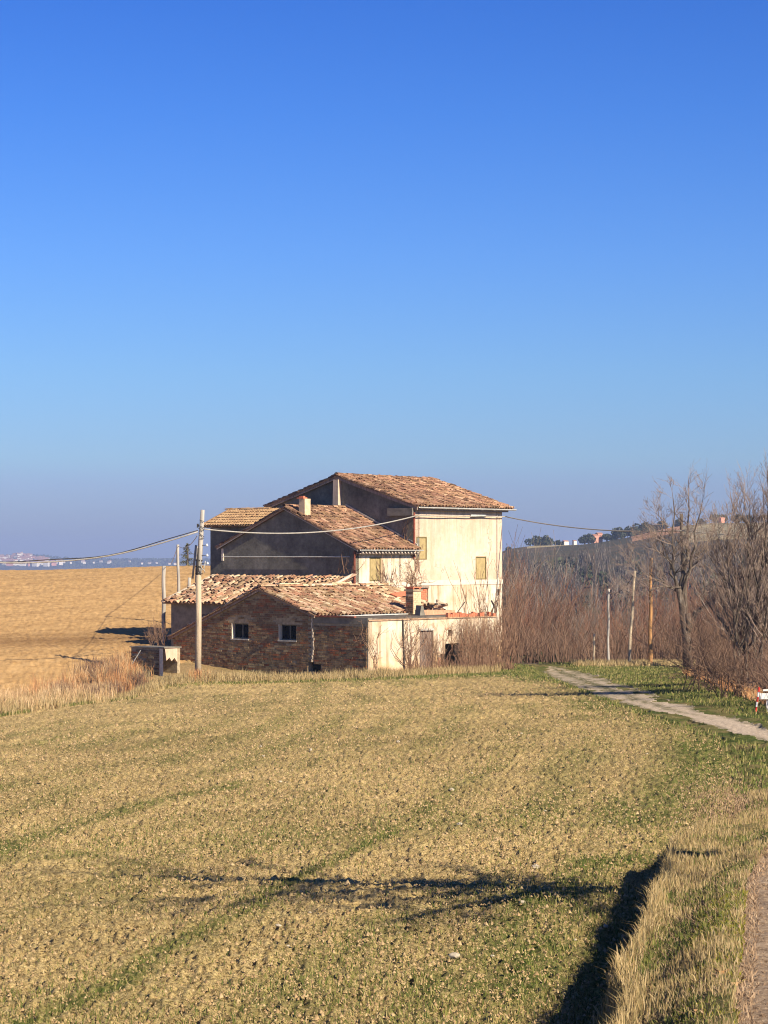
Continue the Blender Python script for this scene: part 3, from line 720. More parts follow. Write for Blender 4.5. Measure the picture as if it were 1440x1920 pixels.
# ------------------------------------------------------------------ main house
rng = random.Random(4)
def main_house():
    root = empty('farmhouse', W(12, 7.5, 0), 'tall two-storey cream farmhouse with dark gable and brown tiled roof, highest part of the group', 'house'); L = root.location
    u0, u1, v0, v1 = 12.0, 18.45, 7.5, 16.1
    g = gable(v0, v1, 12.0, 6.93, 8.22, 6.98)
    mb = wall(MB(), 'u', u0, v0, v1, -0.3, g, th=0.35); mb.build('gable_wall', M['plaster_grey'], root, L)
    w1, w2, w3 = (12.12, 12.86, 4.50, 5.52), (16.44, 17.24, 3.58, 4.64), (12.36, 12.97, 2.30, 3.22)
    sw = MB(); wall(sw, 'v', v0, u0 + 0.003, u1, 3.57, flat(6.9), [w1, w2], th=0.35); sw_o = sw.build('wall', M['plaster_cream'], root, L)
    lw = MB(); wall(lw, 'v', v0 + 0.0, u0 + 0.003, u1, -0.4, flat(3.35), [w3], th=0.35); lw.build('lower_wall', M['plaster_white'], root, L)
    MB().fb(u0 + 0.003, u1 + 0.02, v0 - 0.03, v0 + 0.3, 3.35, 3.57).build('belt_course', M['belt_white'], root, L)
    MB().fb(u1 - 0.35, u1, v0 + 0.352, v1, -0.3, 6.9).build('far_wall', M['plaster_cream'], root, L)
    MB().fb(u0 + 0.352, u1 - .352, v1 - 0.35, v1, -0.3, 6.9).build('rear_wall', M['plaster_grey'], root, L)
    blocked_window(root, *w1[:2], w1[2], w1[3], v0); blocked_window(root, *w2[:2], w2[2], w2[3], v0)
    # bricked-up doorway onto the terrace
    inf = MB().fb(w3[0], w3[1], v0 + 0.08, v0 + 0.2, w3[2], w3[3]).build('bricked_doorway', M['mortar'], root, L)
    brick_face(root, inf, 'v', v0 + 0.08, w3[0], w3[1], w3[2], flat(w3[3]), [], rng, 60, mat='red_tile', bl=0.24, ch=0.09)
    MB().fb(w3[0] - 0.05, w3[1] + 0.05, v0 - 0.03, v0 + 0.1, w3[3] + 0.003, w3[3] + 0.09).build('lintel', M['plank'], inf, L)
    # roof: sunny slope and far slope
    sl = (8.33 - 6.85) / 4.8; up = (DV + DZ * sl).normalized()
    P = W(11.82, 7.2, 6.88); part = roof_slope(root, 'roof', P, DU, up, 7.15, 4.8 * math.hypot(1, sl), 'tile_brown', rng, 300, sag=0.05, jitter=1.6)
    up2 = (-DV + DZ * 0.30).normalized()
    part2 = roof_slope(root, 'rear_roof', W(11.82, 16.5, 6.98), DU, up2, 7.15, 4.5 * math.hypot(1, 0.30), 'tile_brown', rng, 0, sag=0.03)
    ridge_caps(root, part, W(11.85, 12.0, 8.36), W(18.7, 12.0, 8.30), 'tile_brown', rng)
    rb = MB(); rake_board(rb, 11.84, 7.22, 6.84, 12.0, 8.30, 0.13); rake_board(rb, 11.84, 16.48, 6.94, 12.0, 8.30, 0.13); rb.build('verge_board', M['plank'], root, L)
    # eave cornice in shade, gutter
    MB().fb(11.9, 18.6, 7.24, 7.497, 6.70, 6.80).build('eave_soffit', M['plank'], root, L)
    gutter(root, W(11.9, 7.12, 6.84), DU, 7.1)
    MB().fb(11.78, 11.997, 7.45, 8.9, 6.46, 6.80).build('cornice_return', M['slab_grey'], root, L)
    # flue up the gable
    fl = MB(); fl.prism([W(11.72, 11.78, 5.0), W(11.72, 12.16, 5.0), W(11.78, 12.12, 8.15), W(11.78, 11.82, 8.15)], DU * 0.27)
    fl.build('flue', M['plaster_cream'], root, L)
    # iron tie anchor
    for sgn in (-1, 1):
        a = W(17.8 - 0.20, 7.46, 2.35 - sgn * 0.26); b = W(17.8 + 0.20, 7.46, 2.35 + sgn * 0.26)
        MB().tube([a, b], 0.022, 6).build('tie_anchor', M['iron'], root, L)
    MB().fb(18.02, 18.05, 7.46, 7.497, 0, 6.7).build('downpipe', M['cable_pale'], root, L)
    MB().fb(16.0, 17.1, 7.42, 7.497, 6.44, 6.56).build('cable_box', M['zinc'], root, L)
    MB().tube([W(11.9, 7.44, 4.55), W(11.9, 7.44, 6.6)], 0.05, 8).build('downpipe', M['rust'], root, L)
    MB().fb(18.1, 18.16, 7.42, 7.497, 2.85, 3.12).build('wall_lamp', M['iron'], root, L)
main_house()

def mid_wing():
    root = empty('farmhouse_wing', W(7.9, 7.5, 0), 'middle wing with broad dark grey gable and chimney, against the tall farmhouse', 'house'); L = root.location
    u0, u1, v0, v1 = 7.9, 11.99, 7.5, 15.4
    g = gable(v0, v1, 11.5, 4.98, 6.70, 5.06)
    MB(); wall(MB(), 'u', 0, 0, 1, 0, flat(1))
    mb = MB(); wall(mb, 'u', u0, v0, v1, -0.3, g, th=0.3); mb.build('gable_wall', M['plaster_grey'], root, L)
    wn = (8.91, 9.66, 3.575, 4.60)
    lw = MB(); wall(lw, 'v', v0, u0 + 0.003, u1, 0, flat(4.9), [wn], th=0.3); lw.build('wall', M['plaster_white'], root, L)
    MB().fb(u0 + 0.003, u1, v0 - 0.03, v0 - 0.003, 3.30, 3.50).build('belt_course', M['belt_white'], root, L)
    blocked_window(root, wn[0], wn[1], wn[2], wn[3], v0)
    MB().fb(u0 + .302, u1, v1 - 0.3, v1, -0.3, 5.0).build('rear_wall', M['plaster_grey'], root, L)
    sl = 0.43; up = (DV + DZ * sl).normalized(); Ls = 4.35 * math.hypot(1, sl)
    part = roof_slope(root, 'roof', W(7.72, 7.15, 4.95), DU, up, 4.26, Ls, 'tile_brown', rng, 300, sag=0.05, jitter=1.5)
    up2 = (-DV + DZ * 0.42).normalized()
    roof_slope(root, 'rear_roof', W(7.72, 15.65, 5.05), DU, up2, 4.26, 4.15 * math.hypot(1, 0.42), 'tile_brown', rng, 0)
    ridge_caps(root, part, W(7.75, 11.5, 6.84), W(11.9, 11.5, 6.84), 'tile_brown', rng)
    rb = MB(); rake_board(rb, 7.73, 7.17, 4.92, 11.5, 6.79, 0.07, 0.04); rake_board(rb, 7.73, 15.6, 5.02, 11.5, 6.79, 0.07, 0.04); rb.build('verge_board', M['pole_grey'], root, L)
    # pale flashing where the roof meets the tall gable
    a = W(11.93, 7.3, 5.12); b = W(11.93, 11.5, 6.96); fl = MB(); fl.quadbox(a, b - a, DU * 0.06, DZ * 0.07); fl.build('flashing', M['concrete'], root, L)
    MB().fb(u0, u1, 7.2, 7.497, 4.74, 4.80).build('eave_soffit', M['plank'], root, L)
    ef = MB()
    for k in range(18): ef.fb(8.0 + k * 0.22, 8.08 + k * 0.22, 7.12, 7.2, 4.80, 4.86)
    o = ef.build('rafter_end', M['belt_white'], root, L)
    gutter(root, W(7.8, 7.06, 4.93), DU, 4.25, r=0.055)
    MB().tube([W(7.84, 7.44, 3.2), W(7.84, 7.44, 4.85)], 0.05, 8).build('downpipe', M['rust'], root, L)
    MB().tube([W(10.95, 7.46, 3.4), W(10.95, 7.46, 4.7)], 0.012, 5).build('downpipe', M['iron'], root, L)
    MB().fb(7.86, 7.897, 15.3, 15.42, 4.45, 5.0).build('corner_strip', M['belt_white'], root, L)
    # chimney: cream brick with broken red top
    ch = MB().fb(7.98, 8.36, 10.45, 10.79, 5.9, 7.18).build('chimney', M['cream_brick'], root, L)
    brick_face(root, ch, 'v', 10.45, 7.985, 8.355, 6.45, flat(7.24), [], rng, 40, bl=0.19, mat='cream_brick', prot=0.018)
    brick_face(root, ch, 'u', 7.98, 10.455, 10.785, 6.3, flat(7.2), [], rng, 40, bl=0.25, prot=0.018)  # shaded side gets darker brick, its shade put into the colour
    c2 = MB().fb(7.95, 8.2, 10.5, 10.9, 7.185, 7.235); c2.fb(8.0, 8.12, 10.55, 10.8, 7.238, 7.30); c2.build('chimney_cap', M['red_tile'], ch, L)
    # long pipe bracketed across the gable
    pp = MB(); pp.tube([W(7.80, v, 4.62 + 0.0 * v) for v in (7.7, 11, 15.3)], 0.022, 6); pp.build('gable_pipe', M['zinc'], root, L)
mid_wing()

def rear_wing():
    root = empty('rear_wing', W(10, 15.5, 0), 'low-pitched orange tiled rear wing behind the utility pole, left of the grey gable', 'house'); L = root.location
    MB(); mb = MB(); wall(mb, 'u', 10.15, 15.45, 18.35, -0.3, flat(6.08), th=0.3); mb.build('wall', M['plaster_grey'], root, L)
    m2 = MB()
    t = gable(10.15, 13.5, 11.8, 6.08, 6.72, 6.1)
    wall(m2, 'v', 18.35, 10.455, 13.5, 0, t, th=0.3, inward=-1); m2.build('side_wall', M['plaster_grey'], root, L)
    up = (DU + DZ * 0.40).normalized()
    part = roof_slope(root, 'roof', W(9.9, 15.0, 6.06), DV, up, 3.6, 1.9 * math.hypot(1, .4), 'tile_orange', rng, 300, pitch=0.17, sag=0.0, jitter=0.4)
    up2 = (-DU + DZ * 0.40).normalized()
    roof_slope(root, 'rear_roof', W(13.75, 16.15, 6.06), DV, up2, 2.45, 1.9 * math.hypot(1, .4), 'tile_orange', rng, 0, sag=0, jitter=0.4)
    ridge_caps(root, part, W(11.8, 16.0, 6.83), W(11.8, 18.55, 6.83), 'tile_orange', rng)
    a = W(9.88, 18.6, 6.06); b = W(11.8, 18.6, 6.83); v = MB(); v.quadbox(a, b - a, DV * 0.08, DZ * 0.10); v.build('verge_strip', M['tile_orange'], root, L)
rear_wing()

def lean_to():
    root = empty('lean_to_shed', W(4.8, 12, 0), 'lean-to shed with pale jumbled roof tiles against the grey gable, behind the brick outbuilding', 'shed'); L = root.location
    MB(); w = (12.9, 13.7, 1.55, 2.1)
    mb = MB(); wall(mb, 'u', 4.85, 7.6, 15.6, -0.3, flat(2.62), [w], th=0.25); mb.build('wall', M['slab_grey'], root, L)
    sw = MB(); t = lambda u: 2.62 + (u - 4.85) * 0.34
    t.br = []
    wall(sw, 'v', 15.6, 5.103, 7.897, -0.3, t, th=0.25, inward=-1); sw.build('side_wall', M['slab_grey'], root, L)
    sw = MB(); wall(sw, 'v', 7.6, 5.103, 7.897, 2.0, t, th=0.25); sw.build('right_wall', M['plaster_white'], root, L)
    MB().fb(4.95, 5.0, w[0], w[1], w[2], w[3]).build('window', M['unlit_inside'], root, L)
    sl = 0.345; up = (DU + DZ * sl).normalized()
    roof_slope(root, 'roof', W(4.56, 7.5, 2.60), DV, up, 8.35, 3.32 * math.hypot(1, sl), 'tile_light', rng, 300, pitch=0.22, step=0.31, sag=0.10, jitter=3.2)
    a = W(4.6, 7.46, 2.72); b = W(7.85, 7.46, 3.84); v = MB(); v.quadbox(a, b - a, DV * 0.10, DZ * 0.08); v.build('verge_mortar', M['belt_white'], root, L)
    a = W(4.56, 15.82, 2.62); b = W(7.85, 15.82, 3.76); v = MB(); v.quadbox(a, b - a, DV * 0.12, DZ * 0.08); v.build('verge_mortar', M['pale_mortar'], root, L)
lean_to()

def brick_outbuilding():
    root = empty('brick_outbuilding', W(0, 5.6, 0), 'low brick outbuilding with two small windows and sagging tiled roof, nearest part of the farm', 'outbuilding'); L = root.location
    g = gable(2.8, 10.55, 5.6, 2.36, 3.27, 1.28)
    wA = (7.02 - 0.55, 7.02 + 0.5, 1.22, 1.88); 
    holes = [(6.30, 7.24, 1.32, 1.94), (3.72, 4.66, 1.32, 1.94), (2.78, 3.1, 0.12, 0.5)]
    MB(); mb = MB(); wall(mb, 'u', 0.0, 2.78, 10.55, -0.5, g, holes, th=0.3)
    fw = mb.build('front_wall', M['mortar'], root, L)
    # cement patches round the windows stay free of brick
    def patch(a, z):
        for h in holes[:2]:
            if h[0] - 0.25 < a < h[1] + 0.18 and h[3] - 0.02 < z < h[3] + 0.36 and (a * 3.1 + z * 7) % 1 < 0.86: return True
        return (a - 2.9) ** 2 < 0.0030 + 0.02 * abs(math.sin(z * 5))
    brick_face(root, fw, 'u', 0.0, 2.80, 10.54, -0.4, g, holes, rng, 170, skip=patch)
    for h in holes[:2]:
        fr = MB(); a0, a1, z0, z1 = h; t = 0.045
        for q in ((a0, a0 + t, z0, z1), (a1 - t, a1, z0, z1), (a0 + t, a1 - t, z0, z0 + t), (a0 + t, a1 - t, z1 - t, z1), ((a0 + a1) / 2 - 0.02, (a0 + a1) / 2 + 0.02, z0 + t, z1 - t)):
            fr.fb(0.16, 0.20, q[0], q[1], q[2], q[3])
        f = fr.build('window', M['window_frame'], root, L)
        MB().fb(0.205, 0.212, a0 + t, a1 - t, z0 + t, z1 - t).build('pane', M['unlit_inside'], f, L)  # pane painted black, the unlit room put into its colour
        MB().fb(-0.035, 0.155, a0 - 0.03, a1 + 0.03, z0 - 0.05, z0 - 0.002).build('sill', M['concrete'], f, L)
        MB().fb(-0.006, 0.155, a1 - 0.026, a1 - 0.002, z0, z1).build('sunlit_reveal', M['belt_white'], f, L)  # white lining on the sun-facing jamb alone, sunlight put into the colour
    # crack filled with pale mortar between gable and extension
    cr = MB(); z = 0.5; k = 0
    while z < 2.25:
        a = 2.83 + 0.05 * math.sin(z * 4.2) + rng.uniform(-0.03, 0.03); hgt = rng.uniform(0.07, 0.13)
        cr.fb(-0.034, 0.01, a - 0.022, a + 0.022, z, z + hgt); z += hgt * rng.uniform(0.95, 1.15)
    cr.build('crack_filling', M['pale_mortar'], root, L)
    # flat-roofed front extension (terrace)
    holes2 = [(2.42, 2.78, 0.1, 0.42)]
    e = MB(); wall(e, 'u', 0.0, 0.0, 2.777, -0.5, flat(2.02), holes2, th=0.25); ew = e.build('extension_wall', M['mortar'], root, L)
    brick_face(root, ew, 'u', 0.0, 0.06, 2.775, -0.4, flat(2.02), holes2, rng, 130)
    MB().fb(-0.02, 0.25, 0.0, 2.777, 2.023, 2.27).build('concrete_lintel', M['slab_grey'], root, L)
    rf = MB(); rf.fb(-0.10, 0.02, 0.62, 2.95, 2.273, 2.33); rf.build('coping', M['rust'], root, L)
    door = (3.14, 3.98, -0.2, 1.70); hole = (4.75, 5.65, -0.1, 1.15); hole2 = (4.95, 5.22, 1.45, 1.70)
    lw = MB(); wall(lw, 'v', 0.0, 0.003, 8.1, -0.5, flat(2.15), [door, (4.45, 4.749, 0.3, 0.75), hole, hole2], th=0.25); sw = lw.build('wall', M['plaster_white'], root, L)
    MB().fb(0.253, 8.1, 0.1, 2.77, 2.153, 2.25).build('terrace_slab', M['terrace_felt'], root, L)
    MB().fb(7.85, 8.1, 0.253, 2.77, -0.5, 2.15).build('end_wall', M['plaster_white'], root, L)
    d = None
    for k in range(6):
        a = 3.15 + k * 0.138
        mbp = MB().fb(a, a + 0.13, 0.08, 0.115, -0.15, 1.69 - 0.02 * (k % 3))
        if d is None: d = mbp.build('door', M['plank'], root, L)
        else: mbp.build('plank', M['plank'], d, L)
    MB().fb(3.1, 4.02, -0.02, 0.06, 1.703, 1.79).build('lintel', M['concrete'], d, L)
    cp = MB(); 
    coping = MB().fb(0.003, 8.12, -0.05, 0.098, 2.153, 2.20).build('wall_coping', M['coping_clay'], root, L)
    k = 0; u = 4.9
    while u < 8.0:
        if rng.random() < 0.85:
            MB().fb(u, u + 0.13, -0.03, 0.09, 2.203, 2.203 + rng.uniform(0.09, 0.2)).build('brick', M['red_tile'], coping, L)
        u += 0.15
    # ragged bare brick round the broken opening
    br = MB().fb(4.3, 4.44, -0.012, -0.002, 0.2, 0.6).build('bare_brick', M['terracotta'], root, L)
    for k in range(34):
        a = rng.uniform(4.35, 6.2); z = rng.choice([i * 0.085 for i in range(0, 22)]) + 0.02
        if any(h[0] - 0.26 < a < h[1] + 0.02 and h[2] < z + 0.07 and z < h[3] for h in (hole, hole2, (4.45, 4.75, 0.3, 0.75))): continue
        MB().fb(a, a + rng.uniform(0.12, 0.25), -rng.uniform(0.012, 0.03), -0.002, z, z + 0.07).build('brick', M['cream_brick'] if rng.random() < .6 else M['terracotta'], br, L)
    MB().fb(0.6, 7.8, 2.45, 2.5, -0.3, 2.1).build('dark_backing', M['unlit_inside'], root, L)  # black sheet behind the openings, interior shade painted on
    MB().tube([W(2.15, -0.04, 0.0), W(2.1, -0.04, 1.0), W(2.05, -0.04, 2.15)], 0.03, 6).build('downpipe', M['iron'], root, L)
    # sunny wall above the terrace
    e = MB(); wall(e, 'v', 2.78, 0.303, 8.1, 2.0, flat(2.36), th=0.2); e.build('upper_wall', M['plaster_white'], root, L)
    e = MB(); wall(e, 'u', 7.9, 3.0, 7.4, 0, gable(2.8, 8, 5.6, 2.3, 3.2, 2.5), th=0.2, inward=-1); e.build('back_wall', M['mortar'], root, L)
    # roofs
    sl = 0.34; up = (DV + DZ * sl).normalized()
    def skip(a, s): return (a > 7.25 and 0.9 < s < 1.75 and a < 7.95)
    part = roof_slope(root, 'roof', W(-0.16, 2.62, 2.34), DU, up, 8.2, 2.98 * math.hypot(1, sl), 'tile_light', rng, 300, pitch=0.215, step=0.32, sag=0.10, jitter=2.3, skip=skip)
    up2 = (-DV + DZ * 0.41).normalized()
    roof_slope(root, 'rear_roof', W(-0.16, 10.75, 1.28), DU, up2, 6.0, 5.15 * math.hypot(1, 0.41), 'tile_light', rng, 0, pitch=0.215, sag=0.04, jitter=2)
    ridge_caps(root, part, W(-0.14, 5.6, 3.40), W(7.9, 5.6, 3.40), 'tile_light', rng)
    for a, b in ((1.15, 2.35), (4.35, 5.6)):
        MB().fb(a, b, 5.66, 5.86, 3.40, 3.56).build('ridge_block', M['cream_brick'], root, L)
    MB().fb(2.9, 4.2, 5.5, 5.75, 3.44, 3.52).build('ridge_mortar', M['pale_mortar'], root, L)
    rb = MB(); rake_board(rb, -0.15, 2.64, 2.31, 5.6, 3.33, 0.08, 0.05); rake_board(rb, -0.15, 10.7, 1.26, 5.6, 3.33, 0.08, 0.05); rb.build('verge_board', M['plank'], root, L)
    # verge tiles along the left rake catching light
    for k in range(15):
        v = 10.6 - k * 0.33; z = 1.34 + (10.6 - v) * 0.405
        t = MB().quadbox(W(-0.2, v, z), DU * 0.16, -DV * 0.26 + DZ * 0.10, DZ * 0.035); t.build('verge_tile', M['tile_light'], part, L)
    gutter(root, W(2.6, 2.54, 2.31), DU, 3.3, r=0.07)
    MB().quadbox(W(1.0, 2.3, 2.27), DU * 3.6, DV * 0.2, DZ * 0.03).build('metal_strip', M['zinc'], root, L)
    # open hole in the roof with loose red tiles
    for k in range(5):
        MB().quadbox(W(6.75 + k * 0.27, 4.15 + 0.04 * k, 2.94 + 0.02 * k), DU * 0.24 + DZ * 0.02, DV * 0.38 + DZ * 0.12, DZ * 0.03).build('flat_tile', M['red_tile'], part, L)
    # chimney on the terrace edge
    c = MB().fb(5.45, 5.95, 2.22, 2.62, 2.253, 3.22).build('chimney', M['cream_brick'], root, L)
    brick_face(root, c, 'u', 5.45, 2.225, 2.615, 2.26, flat(3.24), [], rng, 40, bl=0.26, prot=0.015)
    brick_face(root, c, 'v', 2.22, 5.455, 5.945, 2.26, flat(3.24), [], rng, 40, bl=0.24, prot=0.012, mat='cream_brick')  # sunny side gets cream brick, sunlight put into the colour
    MB().fb(5.40, 6.0, 2.17, 2.67, 3.223, 3.29).build('chimney_collar', M['mortar'], c, L)
    t = MB().fb(5.43, 5.97, 2.2, 2.64, 3.35, 3.39); t.fb(5.45, 5.52, 2.22, 2.6, 3.293, 3.35); t.fb(5.85, 5.93, 2.22, 2.6, 3.293, 3.35); t.build('chimney_cap', M['red_tile'], c, L)
brick_outbuilding()

def terrace_clutter():
    o = MB().prism([W(5.2, 1.6, 2.253), W(7.6, 1.75, 2.253), W(7.6, 1.75, 2.42), W(5.2, 1.6, 2.46)], DV * 0.32).build('clay_trough', M['terracotta'], None)
    tag(o, 'long orange clay trough lying on the flat roof at the foot of the chimney', 'trough')
    o = MB().prism([W(4.75, 1.3, 2.253), W(5.15, 1.35, 2.253), W(5.1, 1.4, 2.62), W(4.9, 1.35, 2.66)], DV * 0.35 + DU * 0.1).build('stone_block', M['slab_grey'], None)
    tag(o, 'grey angular stone block standing on the flat roof left of the chimney', 'block')
    r2 = random.Random(8)
    root = empty('tile_heap', W(6.7, 2.3, 2.25), 'heap of loose old roof tiles right of the chimney on the flat roof', 'tiles')
    for k in range(16):
        ob = bpy.data.objects.new('roof_tile', TILES['tile_light'][0]); COL.objects.link(ob); ob.parent = root
        ob.location = (r2.uniform(-0.35, 0.35), r2.uniform(-0.35, 0.35), 0.02 + 0.03 * k)
        ob.rotation_euler = (r2.uniform(-0.4, 0.4), r2.uniform(-0.4, 0.4), r2.uniform(0, 6.28))
    o = MB().tube([W(7.5, 1.6, 2.26), W(7.95, 1.5, 2.75)], 0.02, 5).build('iron_bar', M['iron'], None); tag(o, 'short iron bar sticking up from the flat roof beside the loose tiles', 'bar')
terrace_clutter()

def cistern():
    root = empty('cistern', W(-5.1, 6.8, 0), 'small brick cistern under a pale slab with black opening, left of the utility pole', 'cistern'); L = root.location
    MB().fb(-5.12, -4.97, 6.16, 7.72, -0.4, 1.10).build('wall', M['mortar'], root, L)
    w = root.children[0]
    brick_face(root, w, 'u', -5.12, 6.19, 7.72, -0.3, flat(1.10), [], rng, 110, skip=lambda a, z: a > 7.05 and z > 0.35 and rng.random() < 0.5)
    MB().fb(-5.13, -4.97, 6.11, 6.158, -0.2, 1.10).build('corner_strip', M['pale_mortar'], root, L)  # pale strip paints the sunlit end of the front wall
    MB().fb(-5.16, -4.0, 6.08, 7.78, 1.103, 1.145).build('slab', M['slab_grey'], root, L)
    MB().prism([W(-4.86, 6.12, 1.10), W(-4.2, 6.12, 1.10), W(-4.2, 6.12, 0.55), W(-4.35, 6.12, 0.72), W(-4.5, 6.12, 0.60), W(-4.62, 6.12, 0.74), W(-4.78, 6.12, 0.62)], DV * 0.10).build('side_panel', M['plaster_cream'], root, L)
    MB().fb(-4.2, -4.05, 6.12, 7.72, -0.4, 1.10).build('back_wall', M['mortar'], root, L)
    MB().fb(-4.967, -4.203, 7.55, 7.72, -0.4, 1.10).build('side_wall', M['mortar'], root, L)
    o = MB().tube([W(-5.35, 7.75, 0.12), W(-5.22, 7.1, 1.0)], 0.016, 5).build('metal_rod', M['zinc'], None); tag(o, 'thin slanting metal rod leaning on the brick cistern', 'rod')
    r2 = random.Random(3); mb = MB(); n = 15
    for i in range(n + 1):
        for j in range(7):
            a = i / n; b = j / 6
            zz = 0.36 * math.sin(math.pi * a) ** 0.7 * math.sin(math.pi * b) * (0.7 + 0.6 * r2.random()) if 0 < i < n and 0 < j < 6 else 0
            p = W(-5.25 - 0.75 * b, 6.1 + 1.35 * a, 0); mb.v.append((p.x, p.y, hz(p.x, p.y) + zz - 0.03))
    for i in range(n):
        for j in range(6): mb.f.append((i * 7 + j, (i + 1) * 7 + j, (i + 1) * 7 + j + 1, i * 7 + j + 1))
    o = mb.build('tarpaulin', M['tarp'], None); tag(o, 'crumpled black plastic sheet on the ground before the brick cistern', 'sheet')
    for k in range(26):
        p = W(-5.9 - r2.random() * 0.7, 4.9 + r2.random() * 2.9, 0); s = r2.uniform(0.04, 0.11)
        b = rock(r2, s); ob = bpy.data.objects.new('rubble_stone', b); COL.objects.link(ob); ob.location = (p.x, p.y, hz(p.x, p.y) + s * 0.3)
        tag(ob, 'piece of broken brick or stone in the rubble before the cistern', 'rubble', 'rubble in front of the cistern')
_rocks = {}
def rock(r2, s, mat='terracotta'):
    key = (round(s, 2), mat, r2.randint(0, 2))
    if key in _rocks: return _rocks[key]
    import bmesh
    bm = bmesh.new(); bmesh.ops.create_icosphere(bm, subdivisions=2, radius=s)
    for v in bm.verts:
        f = 0.75 + 0.4 * r2.random(); v.co = Vector((v.co.x * 1.3 * f, v.co.y * f, v.co.z * 0.7 * f))
    me = bpy.data.meshes.new('stone'); bm.to_mesh(me); bm.free(); me.materials.append(M[mat]); _rocks[key] = me; return me
cistern()

# ------------------------------------------------------------------ poles and wires
def pole(px0, py0, px1, py1, Y, r0, r1, mat, label, name='wooden_pole', cat='pole', group=None, steps=8):
    b = at(px0, py0, Y); t = at(px1, py1, Y); b.z = hz(b.x, b.y) - 0.2
    pts = [b.lerp(t, i / steps) + Vector((0.015 * math.sin(i * 1.7), 0, 0)) for i in range(steps + 1)]
    mb = MB(); mb.tube(pts, [r0 + (r1 - r0) * i / steps for i in range(steps + 1)], 12)
    o = mb.build(name, M[mat], None, smooth=False); o.data.shade_smooth()
    tag(o, label, cat, group); return o
def main_pole():
    Y = 86.5
    B = at(371, 1270, Y); B.z = hz(B.x, B.y); T0 = at(372.5, 1078, Y); T1 = at(380, 956, Y)
    root = empty('utility_pole', B, 'tall old wooden utility pole in front of the brick outbuilding, spliced and hung with insulators', 'pole'); L = root.location
    def T(pts, r, k, name, mat, par=root): return MB().tube(pts, r, k).build(name, M[mat], par, L, smooth=True)
    T([B - DZ * 0.3, B.lerp(T0, 0.5) + Vector((0.01, 0, 0)), T0], [0.125, 0.115, 0.105], 14, 'lower_post', 'pole_wood')
    up = T([T0 + Vector((-0.02, 0.02, -0.5)), at(376, 1020, Y), T1], [0.10, 0.095, 0.075], 12, 'upper_post', 'pole_grey')
    T([at(361, 1085, Y + .2), at(367.5, 1022, Y + .2)], 0.04, 8, 'brace', 'pole_grey')
    for z in (1075, 1062, 1050): T([at(366, z, Y - .1), at(380, z + 1, Y - .1)], 0.02, 6, 'clamp', 'iron')
    T([at(369.5, 1078, Y - 0.16), at(372, 1028, Y - 0.16)], 0.035, 6, 'steel_strap', 'iron')
    for (x, z) in ((388, 1022), (388.5, 1041), (389, 1056), (371, 1041)):
        ins = T([at(376, z + 1, Y - 0.05), at(x, z, Y - 0.05)], 0.012, 5, 'insulator_arm', 'iron')
        p = at(x, z, Y - 0.05); MB().tube([p - DZ * 0.05, p - DZ * 0.015, p + DZ * 0.02, p + DZ * 0.05], [0.028, 0.05, 0.035, 0.02], 10).build('insulator', M['ceramic'], ins, L, smooth=True)
    T([at(375.5, 1050, Y - .2), at(377, 1062, Y - .2), at(380, 1069, Y - .2), at(383, 1066, Y - .2), at(385, 1052, Y - .2)], 0.018, 6, 'cable_loop', 'cable_pale')
    T([at(378, 1066, Y - .2), at(383, 1069, Y - .2), at(384.5, 1074, Y - .2)], 0.018, 6, 'cable_loop', 'cable_pale')
    for (x0, y0, x1, y1) in ((371, 985, 384, 990), (374, 975, 383, 978), (369, 988, 381, 996), (376, 1010, 383, 1009), (372, 999, 383, 1007)):
        T([at(x0, y0, Y - .12), at(x1, y1, Y - .12)], 0.012, 5, 'wire_tie', 'iron')
    MB().quadbox(at(369, 988, Y - .1), Vector((0.07, 0, 0)), Vector((0, .1, 0)), DZ * 0.12).build('bracket', M['iron'], root, L)
    return Y
main_pole()
def wire(P, Q, sag, r, mat, label, n=28, k=6, name='overhead_cable', wob=0.0, ph=0.0):
    pts = []
    for i in range(n + 1):
        t = i / n; p = P.lerp(Q, t); p.z -= sag * 4 * t * (1 - t); p.z += wob * math.sin(t * 19 + ph); pts.append(p)
    o = MB().tube(pts, r, k).build(name, M[mat], None, smooth=True); return tag(o, label, 'cable')
PA = at(371, 997, 86.4); PB = at(383, 992, 86.4)
LE = Vector((-20.6, 88, 5.65))
wire(PA, LE, 1.22, 0.026, 'cable_pale', 'thick pale cable sagging from the utility pole over the left field', wob=0.015)
wire(PA + Vector((0, 0, .05)), LE + Vector((0, .03, .04)), 1.21, 0.018, 'cable_dark', 'dark cable twisted along the pale one over the left field', wob=0.045)
HCn = W(11.95, 7.3, 6.46)
wire(PB, HCn, 0.42, 0.028, 'cable_pale', 'thick pale cable from the utility pole up to the tall farmhouse corner')
wire(at(386, 989, 86.4), at(455, 1000, 95), -0.02, 0.02, 'cable_dark', 'short dark wire leaving the utility pole towards the grey gable')
wire(HCn, W(18.5, 7.35, 6.50), 0.0, 0.026, 'cable_pale', 'pale cable fixed under the eaves along the tall cream wall', wob=0.012)
PR = at(1279, 995, 98)
wire(W(18.5, 7.35, 6.50), PR, 0.26, 0.026, 'cable_pale', 'pale cable from the tall farmhouse to the pole inside the right tree')
wire(PR, PR + Vector((14, -6, 0.3)), 0.5, 0.026, 'cable_pale', 'pale cable running on from the right pole out of view')
wire(at(370, 1004, 86.4), at(335, 1024, 118), 0.25, 0.014, 'cable_pale', 'thin pale wire from the utility pole to the slim post behind the shed')
wire(at(333, 1024, 118), at(320, 1058, 150), 0.1, 0.016, 'cable_pale', 'thin pale wire running down from the slim post to the left field')
pole(307, 1180, 307, 1061, 105, 0.095, 0.085, 'pole_grey', 'stout grey post rising behind the left end of the lean-to roof')
